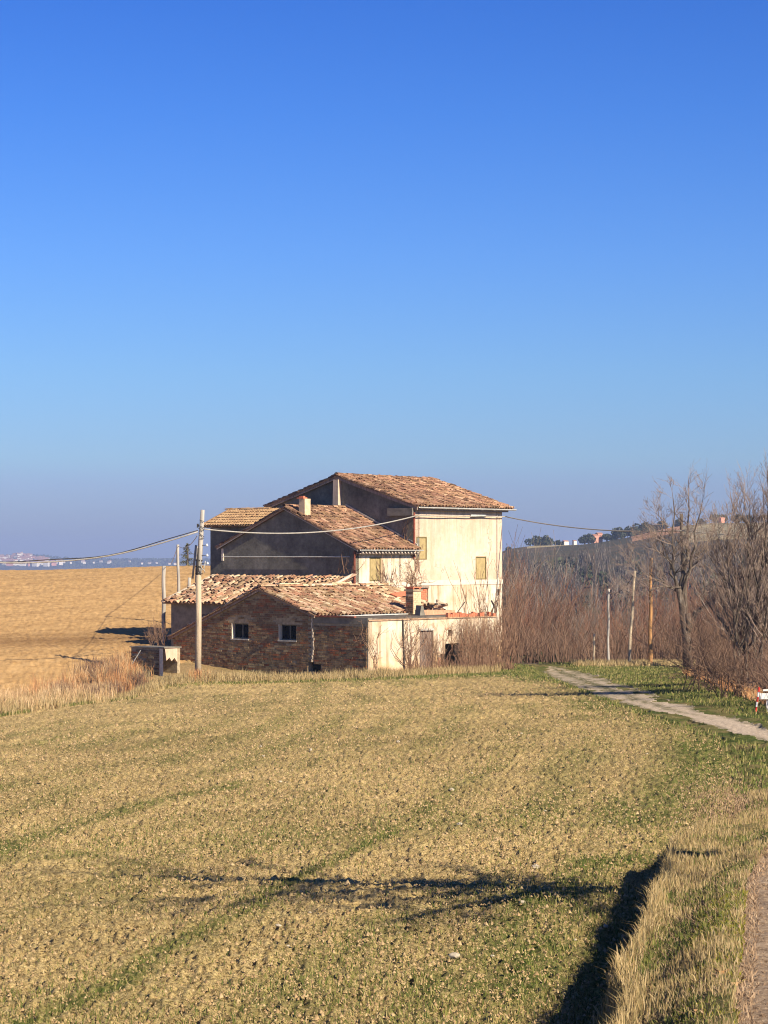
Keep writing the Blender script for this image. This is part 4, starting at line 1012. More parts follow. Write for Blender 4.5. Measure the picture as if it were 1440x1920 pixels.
pole(337, 1180, 333, 1021, 118, 0.085, 0.07, 'pole_grey', 'slim tall grey post behind the lean-to roof, against the sky')
pole(363, 1120, 370.5, 1024, 112, 0.07, 0.05, 'pole_grey', 'thin leaning post just left behind the utility pole')
pole(355, 1130, 355, 1083, 108, 0.09, 0.08, 'pole_grey', 'short stump post behind the lean-to roof near the bush')
pole(1219, 1231, 1220.5, 1046, 98, 0.095, 0.065, 'pole_orange', 'orange-brown wooden pole with a white mark, standing upright beside the bare tree')
pole(1178, 1232, 1190, 1070, 99, 0.075, 0.055, 'pole_wood', 'leaning thin wooden pole left of the orange-brown pole')
pole(1140, 1230, 1141, 1104, 101, 0.06, 0.05, 'pole_grey', 'thin grey upright pole left of the leaning pole')
pole(1113, 1232, 1114, 1188, 100, 0.045, 0.04, 'pole_wood', 'short thin grey stake, leftmost of the poles before the thicket')
pole(1291, 1230, 1277, 963, 98.6, 0.11, 0.075, 'bark', 'grey cable pole rising inside the bare tree on the right')
wire(at(1190, 1073, 99), at(1141, 1110, 101), 0.35, 0.012, 'cable_dark', 'slack dark wire between the leaning pole and the grey pole')

# ------------------------------------------------------------------ road marker and barrier board
def marker():
    Y = 50.0
    b = at(1417, 1336, Y); b.z = hz(b.x, b.y); t = at(1423.5, 1288, Y); n = 5
    root = empty('marker_stake', b, 'leaning red and white banded marker stake beside the track', 'marker'); L = root.location
    for i in range(n):
        p, q = b.lerp(t, i / n), b.lerp(t, (i + 1) / n - 0.004)
        MB().tube([p, q], 0.022, 8).build('band', M['red_paint'] if i % 2 == 0 else M['white_paint'], root, L)
    b2 = at(1437, 1333, Y + 0.5); b2.z = hz(b2.x, b2.y)
    root = empty('barrier_board', b2, 'low white barrier board on posts at the right edge beside the track', 'barrier'); L = root.location
    MB().quadbox(at(1424.5, 1311, Y + .45), Vector((0.62, 0, 0)), Vector((0, 0.025, 0)), DZ * 0.13).build('board', M['white_paint'], root, L)
    MB().quadbox(at(1431, 1296, Y + .45), Vector((0.5, 0, 0.02)), Vector((0, 0.025, 0)), DZ * 0.04).build('upper_board', M['white_paint'], root, L)
    for dx in (0.0, 0.40):
        MB().quadbox(b2 + Vector((dx, 0, -0.1)), Vector((0.04, 0, 0)), Vector((0, .03, 0)), DZ * 0.42).build('leg', M['white_paint'], root, L)
marker()

# ------------------------------------------------------------------ trees
def grow(rng, mb_big, mb_tw, p, d, L, r, lev, maxlev, P):
    n = P.get('seg', 5); pts = [p.copy()]; rad = [r]; d = d.normalized()
    for i in range(n):
        d = (d + Vector((rng.gauss(0, 1), rng.gauss(0, 1), rng.gauss(0, 1))) * P['wig'] + DZ * P['up'] * (0.5 if lev == 0 else 1)).normalized()
        p = p + d * (L / n); pts.append(p.copy()); rad.append(max(P['rmin'], r * (1 - (1 - P['tap']) * (i + 1) / n)))
    big = r > P.get('bigr', 0.03)
    (mb_big if big else mb_tw).tube(pts, rad, 7 if r > 0.06 else (4 if big else 3), cap=False)
    if lev >= maxlev: return
    nb = P['nb'][lev]
    for b in range(nb):
        t = rng.uniform(P['from'][lev], 1.0) if b else 1.0
        i = min(n - 1, int(t * n)); q = pts[i].lerp(pts[min(i + 1, n)], t * n - i) if t < 1 else pts[-1]
        dd = (pts[min(i + 1, n)] - pts[i]).normalized() if i < n else d
        ax = dd.orthogonal().normalized(); ax.rotate(Matrix.Rotation(rng.uniform(0, 6.28), 3, dd))
        ang = rng.uniform(*P['ang']) * (0.45 if b == 0 else 1); nd = dd.copy(); nd.rotate(Matrix.Rotation(ang, 3, ax))
        rr = rad[min(i, n)] * rng.uniform(0.5, 0.75); LL = L * P['ls'] * rng.uniform(0.65, 1.15) * (1.15 - 0.45 * t if b else 1.0)
        grow(rng, mb_big, mb_tw, q, nd, LL, max(P['rmin'], rr), lev + 1, maxlev, P)

def tree(name, loc, stems, P, maxlev, seed, label, cat='tree', group=None, twig='twig', bark='bark'):
    r2 = random.Random(seed); big = MB(); tw = MB()
    for (off, d, L, r) in stems: grow(r2, big, tw, Vector(off), Vector(d), L, r, 0, maxlev, P)
    root = empty(name, loc, label, cat, group)
    if big.v: big.build('trunk', M[bark], root, fixn=False, smooth=True)
    if tw.v: tw.build('branches', M[twig], root, fixn=False)
    return root
UPR = dict(wig=0.10, up=0.10, tap=0.55, nb=[6, 6, 5, 4], ang=(0.35, 0.9), ls=0.62, rmin=0.006, seg=5)
UPR['from'] = [0.3, 0.25, 0.2, 0.2]
# big bare tree beside the poles: dark forked trunk
def fork_tree():
    b = at(1290, 1236, 96); b.z = hz(b.x, b.y)
    r2 = random.Random(12); big = MB(); tw = MB()
    def V(px, py, dy=0): 
        q = at(px, py, 96 + dy); return q - b
    main = [Vector((0, 0, -0.2)), V(1288, 1200), V(1285, 1180), V(1281, 1160), V(1278, 1130), V(1272, 1105)]
    big.tube(main, [0.21, 0.19, 0.18, 0.15, 0.14, 0.13], 9)
    right = [V(1289, 1185), V(1298, 1165), V(1303, 1150), V(1318, 1138)]
    big.tube(right, [0.14, 0.12, 0.12, 0.09], 8)
    stub = [V(1289, 1182, -.1), V(1291, 1165, -.1), V(1290, 1150, -.1)]; big.tube(stub, [0.12, 0.12, 0.11], 8)
    P = dict(UPR); P['wig'] = 0.14; P['up'] = 0.07; P['rmin'] = 0.0045; P['tap'] = 0.45; P['bigr'] = 0.028
    leads = [((1272, 1105), (1263, 1060, -.4), (1258, 1020, -.6), (1262, 935, -.5), 0.085), ((1276, 1115), (1284, 1060, .2), (1290, 1010, .5), (1291, 930, .5), 0.10),
             ((1278, 1120), (1298, 1040, -.3), (1306, 1000, -.4), (1316, 945, -.8), 0.075), ((1272, 1108), (1255, 1060, .5), (1240, 1010, .8), (1235, 965, 1.0), 0.06),
             ((1270, 1110), (1240, 1092, 0), (1218, 1078, -.4), (1192, 1062, -.8), 0.05), ((1318, 1138), (1322, 1110, .3), (1318, 1080, .5), (1322, 1050, .5), 0.06),
             ((1312, 1142), (1330, 1130, -.2), (1345, 1120, -.5), (1365, 1118, -.9), 0.05), ((1273, 1100), (1250, 1100, -.5), (1228, 1102, -1), (1200, 1112, -1.4), 0.045),
             ((1284, 1060), (1310, 1040, .6), (1330, 1020, 1.0), (1338, 990, 1.3), 0.045), ((1263, 1060), (1240, 1035, .2), (1226, 1028, .2), (1212, 1022, .3), 0.04)]
    for ld in leads:
        pts = [V(ld[0][0], ld[0][1])] + [V(*q) for q in ld[1:4]]
        cp = []
        for i in range(3):
            for k in range(3):
                cp.append(pts[i].lerp(pts[i + 1], k / 3) + Vector((r2.gauss(0, .05), r2.gauss(0, .05), r2.gauss(0, .03))))
        cp.append(pts[3]); rr = [ld[4] * (1 - 0.80 * i / (len(cp) - 1)) for i in range(len(cp))]
        big.tube(cp, rr, 6, cap=False)
        for i in range(2, len(cp)):
            for q in range(2):
                dd = (cp[i] - cp[i - 1]).normalized(); a = dd.orthogonal(); a.rotate(Matrix.Rotation(r2.uniform(0, 6.28), 3, dd)); nd = dd.copy(); nd.rotate(Matrix.Rotation(r2.uniform(0.5, 1.1), 3, a))
                if i == len(cp) - 1 and q == 0: nd = dd
                grow(r2, big, tw, cp[i], nd, r2.uniform(0.5, 1.15) * (1.0 if i == len(cp) - 1 else 1), rr[i] * (0.95 if i == len(cp) - 1 and q == 0 else 0.45), 1, 3, dict(P, nb=[0, 5, 5, 2]))
    root = empty('bare_tree', b, 'gnarled bare tree with dark forked trunk beside the orange-brown pole', 'tree')
    big.build('trunk', M['bark'], root, fixn=False, smooth=True); tw.build('branches', M['twig'], root, fixn=False)
fork_tree()
def right_trees():
    P = dict(wig=0.055, up=0.10, tap=0.4, nb=[17, 10, 6, 3], ang=(0.35, 1.0), ls=0.42, rmin=0.003, seg=6, bigr=0.02); P['from'] = [0.15, 0.15, 0.2, 0.2]
    # twin pale-stemmed tree at the right edge, tallest thing on the right
    b = Vector((9.75, 61.5, 0)); b.z = hz(b.x, b.y)
    tree('bare_tree', b, [((0, 0, 0), (-0.06, 0, 1), 4.4, 0.055), ((0.16, 0.1, 0), (0.02, 0.05, 1), 4.7, 0.058), ((-0.1, 0, 0), (-0.20, -0.1, 1), 4.1, 0.042), ((0.3, 0, 0), (0.2, 0.1, 1), 4.2, 0.045), ((0.05, .2, 0), (-0.12, .1, 1), 4.3, 0.048), ((-.2, .1, 0), (-0.05, .1, 1), 3.7, 0.04)],
         P, 3, 8, 'tallest bare tree, clump of slender pale stems at the right edge of the picture')
    b = Vector((11.4, 66, 0)); b.z = hz(b.x, b.y)
    tree('bare_tree', b, [((0, 0, 0), (-0.06, 0, 1), 3.8, 0.05), ((0.2, 0, 0), (0.05, 0, 1), 4.2, 0.055), ((0.1, .2, 0), (-0.03, 0.1, 1), 4.0, 0.05)], P, 3, 15, 'bare multi-stemmed tree just behind the tallest one at the right edge')
    Q = dict(wig=0.14, up=0.04, tap=0.45, nb=[7, 6, 4], ang=(0.3, 0.95), ls=0.6, rmin=0.0035, seg=5, bigr=0.02); Q['from'] = [0.1, 0.1, 0.15]
    labs = ['low reddish bare shrub spreading left of the slender pale stems', 'tangled bare shrub behind the white barrier board', 'bare shrub filling the gap right of the forked tree',
            'bare bush at the near foot of the tallest bare tree', 'dense twiggy shrub between the forked tree and the right edge', 'bare shrub at the far end of the right-hand hedge', 'broad bare shrub low on the right above the track',
            'arching bare shrub in the middle of the right-hand hedge']
    spots = [(9.1, 64, 2.2), (9.3, 52.5, 1.5), (12.6, 84, 2.2), (8.9, 58.5, 1.5), (11.2, 74, 2.1), (14.2, 92, 2.2), (9.8, 68, 1.9), (12.0, 78, 2.0)]
    for i, (x, y, h) in enumerate(spots):
        r2 = random.Random(40 + i); st = [((r2.gauss(0, .25), r2.gauss(0, .25), 0), (r2.gauss(0, .55), r2.gauss(0, .5), 1), h * r2.uniform(0.5, 1.0), 0.018) for k in range(17)]
        tree('bare_shrub', (x, y, hz(x, y)), st, Q, 2, 60 + i, labs[i], 'shrub', 'hedge of bare shrubs on the right', twig='thicket_twig')
right_trees()

def variants():
    out = []
    Q = dict(wig=0.10, up=0.10, tap=0.4, nb=[9, 7, 4], ang=(0.25, 0.75), ls=0.5, rmin=0.006, seg=4, bigr=0.045); Q['from'] = [0.12, 0.12, 0.2]
    for s in range(5):
        r2 = random.Random(100 + s)
        st = [((r2.gauss(0, .5), r2.gauss(0, .5), 0), (r2.gauss(0, .32), r2.gauss(0, .32), 1), r2.uniform(2.6, 5.0), 0.042) for k in range(14)]
        out.append((st, Q, 2, 200 + s))
    return out
def thicket():
    protos = []
    for i, (st, Q, ml, sd) in enumerate(variants()):
        o = tree('thicket_tree', (0, 0, 0), st, Q, ml, sd, 'bare brown multi-stemmed tree in the dense thicket behind the track and poles', 'tree', 'thicket of bare trees behind the poles', twig=('thicket_twig', 'thicket_red', 'thicket_twig', 'thicket_grey', 'thicket_red')[i])
        protos.append(o)
    r2 = random.Random(77); k = 0
    for row, (Y0, n, lo, hi) in enumerate([(112, 13, 0.045, 0.185), (121, 14, 0.04, 0.19), (132, 14, 0.035, 0.19), (146, 13, 0.03, 0.19), (165, 12, 0.03, 0.19)]):
        for j in range(n):
            a = lo + (hi - lo) * (j + r2.uniform(0.15, 0.85)) / n; Y = Y0 + r2.uniform(-3.5, 3.5); x = a * Y
            px = 720 + a * F
            topy = float(np.interp(px, [900, 960, 1010, 1080, 1140, 1200, 1300, 1440], [1030, 1022, 1050, 1082, 1085, 1080, 1060, 1040])) + r2.uniform(-14, 22) + (row < 1) * 45 - (row > 3) * 2
            z = hz(x, Y); top = HC - (topy - 1045) * Y / F; s = max(0.4, (top - z) / 6.8)
            p = protos[k % 5]
            if k < 5: p.location = (x, Y, z - 0.1); p.scale = (s, s, s); p.rotation_euler = (0, 0, r2.uniform(0, 6.28))
            else: copy_tree(p, (x, Y, z - 0.1), r2.uniform(0, 6.28), s)
            k += 1
    # undergrowth: arching bramble stems along the edge of the grass
    mb = MB()
    for i in range(2600):
        Y = r2.uniform(104, 116); a = r2.uniform(0.05, 0.172); x = a * Y; z = hz(x, Y)
        h = r2.uniform(0.5, 2.3); d = Vector((r2.gauss(0, .5), r2.gauss(0, .5), 0))
        mb.tube([(x, Y, z), (x + d.x * .3, Y + d.y * .3, z + h * .6), (x + d.x, Y + d.y, z + h)], [0.014, 0.011, 0.006], 3, cap=False)
    o = mb.build('undergrowth', M['thicket_twig'], None, fixn=False); tag(o, 'tangled dry brambles at the foot of the thicket', 'undergrowth', kind='stuff')
    mb = MB()
    for i in range(2400):
        Y = r2.uniform(48, 92); x = 8.7 + (Y - 50) * 0.085 + abs(r2.gauss(0, 1.3)); z = hz(x, Y)
        h = r2.uniform(0.3, 1.3); d = Vector((r2.gauss(-0.1, .4), r2.gauss(0, .4), 0))
        mb.tube([(x, Y, z), (x + d.x * .3, Y + d.y * .3, z + h * .6), (x + d.x, Y + d.y, z + h * .9)], [0.008, 0.006, 0.004], 3, cap=False)
    o = mb.build('brambles', M['thicket_twig'], None, fixn=False); tag(o, 'low reddish brambles under the right-hand hedge', 'undergrowth', kind='stuff')
    # dark evergreen bush in the thicket foot, near the house
    for (px, py, Y, w, h, lab) in ((985, 1216, 108, 1.15, 0.75, 'dark evergreen bush in the shade at the foot of the thicket beside the farmhouse'), (1050, 1218, 108, 0.3, 0.6, 'small dark green shrub in the thicket right of the evergreen bush')):
        p = at(px, py, Y); z = hz(p.x, p.y); leaf_clump('evergreen_bush', (p.x, p.y, z + h * 0.4), (w, 0.7, h), 1500, 0.09, 'leaf_dark', lab, 'bush', r2)
def leaf_clump(name, c, rad, n, size, mat, label, cat, r2, group=None, trunk=0, lobes=7, join=None):
    rs = np.random.RandomState(r2.randint(0, 99999))
    L = rs.normal(0, 0.42, (lobes, 3)); L[:, 2] = np.abs(L[:, 2]) * 0.8 - 0.1
    which = rs.randint(0, lobes, n); d = rs.normal(0, 1, (n, 3)); d /= np.linalg.norm(d, axis=1)[:, None]
    P = L[which] + d * (0.42 + 0.15 * rs.rand(n, 1)) * rs.uniform(0.6, 1.0, (n, 1)) ** 0.3
    P = P * np.array(rad)
    a = rs.normal(0, 1, (n, 3)); a /= np.linalg.norm(a, axis=1)[:, None]; b = np.cross(a, rs.normal(0, 1, (n, 3))); b /= np.linalg.norm(b, axis=1)[:, None]
    sz = size * rs.uniform(0.6, 1.5, (n, 1))
    V = np.stack([P - a * sz, P + b * sz * .6, P + a * sz, P - b * sz * .6], 1).reshape(-1, 3); Fc = np.arange(4 * n).reshape(n, 4)
    root = empty(name, c, label, cat, group)
    arr_mesh('crown', V, Fc, M[mat], root)
    if trunk: MB().tube([(0, 0, -trunk), (0.05, 0, -trunk * .4), (0, 0, rad[2] * .3)], [size * .9, size * .7, size * .3], 6).build('trunk', M['bark'], root)
    return root
thicket()

def far_side():
    r2 = random.Random(9)
    # individual bare trees on the slope of the far hill
    P = dict(wig=0.08, up=0.12, tap=0.45, nb=[9, 5, 3], ang=(0.25, 0.65), ls=0.42, rmin=0.03, seg=4, bigr=0.08); P['from'] = [0.25, 0.2, 0.2]
    protos = [tree('hillside_tree', (0, 0, 0), [((r2.gauss(0, .3), r2.gauss(0, .3), 0), (r2.gauss(0, .12), r2.gauss(0, .12), 1), 6.5, 0.16) for q in range(3)], P, 2, 300 + s, 'bare grey tree in the wood on the slope of the far hill', 'tree', 'wood of bare trees on the far hillside', twig='far_twig', bark='far_twig') for s in range(4)]
    k = 0
    for i in range(290):
        Y = r2.uniform(420, 745); a = r2.uniform(0.058, 0.185)
        cy = float(np.interp(a, CREST_A, CREST_Y)); 
        x = a * Y; z = hz(x, Y); s = r2.uniform(0.75, 1.1)
        if 1045 - (z + 8.0 * s - HC) * F / Y < cy + 6 + 14 * (a > 0.115) + max(0, (a - 0.115)) * 900: continue
        p = protos[k % 4]
        if k < 4: p.location = (x, Y, z); p.scale = (s, s, s)
        else: copy_tree(p, (x, Y, z), r2.uniform(0, 6.28), s)
        k += 1
    # evergreen and shrub masses low in the same wood
    for i in range(60):
        Y = r2.uniform(420, 720); a = r2.uniform(0.06, 0.18); x = a * Y; z = hz(x, Y); s = r2.uniform(2.5, 4.5)
        if 1045 - (z + s * 1.5 - HC) * F / Y < float(np.interp(a, CREST_A, CREST_Y)) + 16 + 18 * (a > .115): continue
        leaf_clump('hillside_bush', (x, Y, z + s * .5), (s * 1.5, s, s), 260, 0.55, 'leaf_dark', 'dark scrub bush among the bare trees of the far hillside wood', 'bush', r2, 'dark scrub in the far hillside wood')
    # skyline trees: each its own
    sky_t = [(952, 1027, 2.0), (1006, 1021, 4.5), (1018, 1020, 5.0), (1030, 1023, 4.2), (1048, 1026, 2.2), (1096, 1017, 3.5), (1104, 1014, 4.6), (1138, 1013, 3.4), (1158, 1010, 5.2), (1168, 1008, 4.0), (1182, 1005, 4.4), (1196, 1001, 4.6),
             (1210, 997, 5.0), (1224, 996, 4.2), (1238, 993, 4.6), (1272, 986, 3.4), (1314, 981, 3.0), (1346, 977, 4.2), (1352, 978, 3.0), (1380, 976, 3.5), (1402, 977, 3.2), (1428, 976, 2.8)]
    for i, (px, py, s) in enumerate(sky_t):
        p = at(px, py + 4, 815); z = hz(p.x, p.y); rr = s * 0.46
        nb = 'leftmost tree' if i == 0 else None
        where = ('alone near the farmhouse corner' if i == 0 else 'in the rounded clump left of the pale cottage' if i < 5 else 'beside the pink house' if i < 8 else 'in the dark row above the brown field' if i < 15 else 'behind the twigs of the right-hand trees')
        leaf_clump('skyline_tree', (p.x, p.y, z + rr * 0.75), (rr * 1.25, rr * 1.1, rr * 1.1), 700, 0.38, 'leaf_dark',
                   'dark rounded tree on the far hilltop ' + where, 'tree', r2, 'hilltop trees ' + where, trunk=rr)
    def house(px, py, Y, w, h, d, mw, label, name='country_house', rz=0.5, group=None, win=True):
        p = at(px, py, Y); L = Vector((p.x, p.y, p.z)); root = empty(name, L, label, 'house', group); root.rotation_euler = (0, 0, rz)
        a = Vector((w, 0, 0)); b = Vector((0, d, 0)); o = Vector((-w / 2, -d / 2, -3))
        MB().quadbox(o, a, b, DZ * (h + 3)).build('wall', M[mw], root)
        e = 0.06 * w; MB().prism([Vector((-w / 2 - e, -d / 2 - e, h)), Vector((-w / 2 - e, d / 2 + e, h)), Vector((-w / 2 - e, 0, h + d * .25))], Vector((w + 2 * e, 0, 0))).build('roof', M['far_roof'], root)
        if win:
            for k in range(3):
                for l in range(2):
                    MB().quadbox(Vector((-w / 2 + w * (0.18 + 0.3 * k), -d / 2 - 0.05, h * (0.15 + 0.45 * l))), Vector((w * 0.1, 0, 0)), Vector((0, 0.08, 0)), DZ * h * 0.2).build('window', M['far_window'], root)
        return root
    house(1060, 1021.5, 815, 1.8, 1.2, 1.6, 'far_white', 'small pale cottage with red roof on the far hilltop, left of the pink house', win=False)
    house(1077, 1018, 825, 1.2, 0.7, 1.2, 'far_white', 'tiny white building on the far hilltop between the cottage and the pink house', win=False)
    house(1115, 1013, 815, 1.9, 1.6, 2.0, 'far_pink', 'left low part of the pink farm on the far hilltop', win=False)
    house(1123, 1012.5, 817, 2.0, 2.2, 1.8, 'far_pink', 'taller salmon-pink house with red roof on the far hilltop')
    house(1353, 980, 810, 1.7, 1.6, 1.6, 'far_pink', 'dim pink house on the skyline behind the right-hand twigs', win=False)
    # distant town on the left ridge
    YT = 4450
    town = []
    r3 = random.Random(21)
    base = []
    for i in range(78):
        px = r3.triangular(-12, 118, 45); top = float(np.interp(px, [-20, 0, 30, 50, 70, 100, 120], [1042, 1041, 1039.5, 1041, 1045, 1048, 1050]))
        py = r3.uniform(top + 2, 1059); base.append((px, py))
    for i in range(11):
        base.append((r3.uniform(118, 345), r3.uniform(1053, 1056.5)))
    base += [(57, 1058.6), (70, 1058.3), (266, 1057), (281, 1056.4), (318, 1057.6), (328, 1057.8)]
    protos = []
    for i, (px, py) in enumerate(base):
        Y = YT - (py - 1045) * 22
        intown = px < 118
        lab = 'small pale house in the distant hilltop town on the left horizon' if intown else 'small white house scattered on the distant left ridge'
        grp = 'houses of the distant hilltop town' if intown else 'houses scattered on the distant left ridge'
        p = at(px, py, Y)
        if i < 6:
            o = house(px, py, Y, 7 + i * 1.1, 3.2 + (i % 3) * 1.0, 6.5, ['far_white', 'far_white', 'far_white', 'far_pink'][i % 4], lab, 'town_house', 0.2 * i, grp, win=False); protos.append(o)
        else:
            o = copy_tree(protos[r3.choice((0, 1, 2, 4, 5)) if not intown else r3.randrange(6)], p, r3.uniform(-0.6, 0.6), r3.uniform(0.7, 1.15) * (1 if intown else 0.45), lab); o['group'] = grp
    # church with its bell tower
    p = at(41, 1045, YT); root = empty('church', p, 'church with a slender bell tower at the top of the distant town', 'church')
    MB().quadbox(Vector((-2, -2, -5)), Vector((4, 0, 0)), Vector((0, 4, 0)), DZ * 14).build('bell_tower', M['far_white'], root)
    MB().tube([(0, 0, 9), (0, 0, 11.5)], [2.4, 0.1], 4).build('spire', M['far_roof'], root)
    MB().quadbox(Vector((2.1, -3, -5)), Vector((13, 0, 0)), Vector((0, 9, 0)), DZ * 10).build('nave', M['far_white'], root)
    MB().prism([Vector((2.1, -3.3, 5)), Vector((2.1, 6.3, 5)), Vector((2.1, 1.5, 7.5))], Vector((13, 0, 0))).build('roof', M['far_roof'], root)
    # tree cover on the ridge: reads as one dark mass
    rs = np.random.RandomState(5); n = 5200
    px = rs.uniform(-30, 400, n); a = (px - 720) / F; Y = rs.uniform(4250, 4640, n); x = a * Y
    z = height(x, Y) + rs.uniform(0, 5.5, n); P = np.stack([x, Y, z], 1)
    a_ = rs.normal(0, 1, (n, 3)); a_ /= np.linalg.norm(a_, axis=1)[:, None]; b_ = np.cross(a_, rs.normal(0, 1, (n, 3))); b_ /= np.linalg.norm(b_, axis=1)[:, None]; sz = rs.uniform(1.5, 3.5, (n, 1))
    V = np.stack([P - a_ * sz, P + b_ * sz * .7, P + a_ * sz, P - b_ * sz * .7], 1).reshape(-1, 3)
    o = arr_mesh('ridge_woodland', V, np.arange(4 * n).reshape(n, 4), M['leaf_dark']); tag(o, 'dark woodland covering the distant ridge below the town', 'woodland', kind='stuff')
far_side()

def fir():
    Y = 175; p = at(351, 1064, Y); z = hz(p.x, p.y); H = HC + (1045 - 1019) * Y / F - z
    r2 = random.Random(5); root = empty('fir_tree', (p.x, p.y, z), 'small ragged fir tree on the crest of the left field, behind the utility pole', 'tree')
    MB().tube([(0, 0, -0.2), (0.05, 0, H * .5), (0, 0, H)], [0.1, 0.06, 0.015], 6).build('trunk', M['bark'], root)
    V = []; Fc = []
    for i in range(46):
        t = (i + r2.random()) / 46; zz = H * (0.08 + 0.9 * t); L = (1 - t) * 0.85 * r2.uniform(0.45, 1.2) + 0.10; an = r2.uniform(0, 6.28)
        d = Vector((math.cos(an), math.sin(an), -0.15 + 0.4 * t)); 
        for k in range(26):
            q = Vector((0, 0, zz)) + d * (L * (k / 26) ** 0.8) + Vector((r2.gauss(0, .03), r2.gauss(0, .03), r2.gauss(0, .03)))
            a = Vector((r2.gauss(0, 1), r2.gauss(0, 1), r2.gauss(0, .6))).normalized() * r2.uniform(.05, .12); b = a.cross(DZ + d).normalized() * 0.03
            n = len(V); V += [tuple(q - b), tuple(q + a), tuple(q + b)]; Fc.append((n, n + 1, n + 2))
    plain("fir_leaf", (0.10, 0.10, 0.05), var=0.4)
    arr_mesh('crown', np.array(V), np.array(Fc), M['fir_leaf'], root)
    # bare bushes behind the lean-to on the left
    Q = dict(wig=0.12, up=0.08, tap=0.5, nb=[6, 4], ang=(0.3, 0.8), ls=0.6, rmin=0.004, seg=4, bigr=0.03); Q['from'] = [0.1, 0.1]
    for i, (px, Y, h, lab) in enumerate(((285, 101, 0.9, 'small bare bush growing against the left end of the lean-to shed'), (345, 112, 1.1, 'bare bush behind the lean-to roof beside the short stump post'), (302, 100, 1.3, 'twiggy bare bush close to the corner of the lean-to shed'))):
        p = at(px, 1200, Y); st = [((r2.gauss(0, .12), r2.gauss(0, .12), 0), (r2.gauss(0, .4), r2.gauss(0, .4), 1), h * 0.7, 0.012) for k in range(7)]
        tree('bare_bush', (p.x, p.y, hz(p.x, p.y)), st, Q, 2, 400 + i, lab, 'bush', twig='thicket_twig')
    # tree off to the right whose shadow falls over verge and field
    P = dict(wig=0.06, up=0.0, tap=0.5, nb=[16, 7, 6, 4], ang=(0.3, 0.95), ls=0.38, rmin=0.0035, seg=7, bigr=0.04); P['from'] = [0.42, 0.1, 0.1, 0.1]
    tree('roadside_tree', (6.4, 18.2, hz(6.4, 18.2)), [((0, 0, 0), (-0.04, -0.72, 1), 8.4, 0.12)], P, 4, 31, 'bare roadside tree to the right of the road', 'tree')
fir()

# ------------------------------------------------------------------ climbers on the walls
def climb(rng, mb, u, v, z, L, r, axis='v', lev=0, drift=0.0, up=0.8, wigg=0.35, off=0.03):
    pts = [(u, z)]; n = max(4, int(L / 0.14)); ang = math.pi / 2 + drift
    for i in range(n):
        ang += rng.gauss(0, wigg); ang += (math.pi / 2 + drift - ang) * 0.18 * up
        u += math.cos(ang) * L / n; z += math.sin(ang) * L / n; pts.append((u, z))
    o = off + rng.uniform(0, 0.05)
    P3 = [W(a, v - o - 0.02 * math.sin(i), b) if axis == 'v' else W(v - o, a, b) for i, (a, b) in enumerate(pts)]
    mb.tube(P3, [max(0.004, r * (1 - 0.7 * i / n)) for i in range(n + 1)], 4 if r > 0.014 else 3, cap=False)
    if lev < 2:
        for k in range(int(L * (2.2 if lev == 0 else 2.5))):
            i = rng.randrange(1, n); climb(rng, mb, pts[i][0], v, pts[i][1], L * rng.uniform(0.2, 0.5), r * 0.55, axis, lev + 1, rng.uniform(-1.1, 1.1), 0.5, 0.45, off)
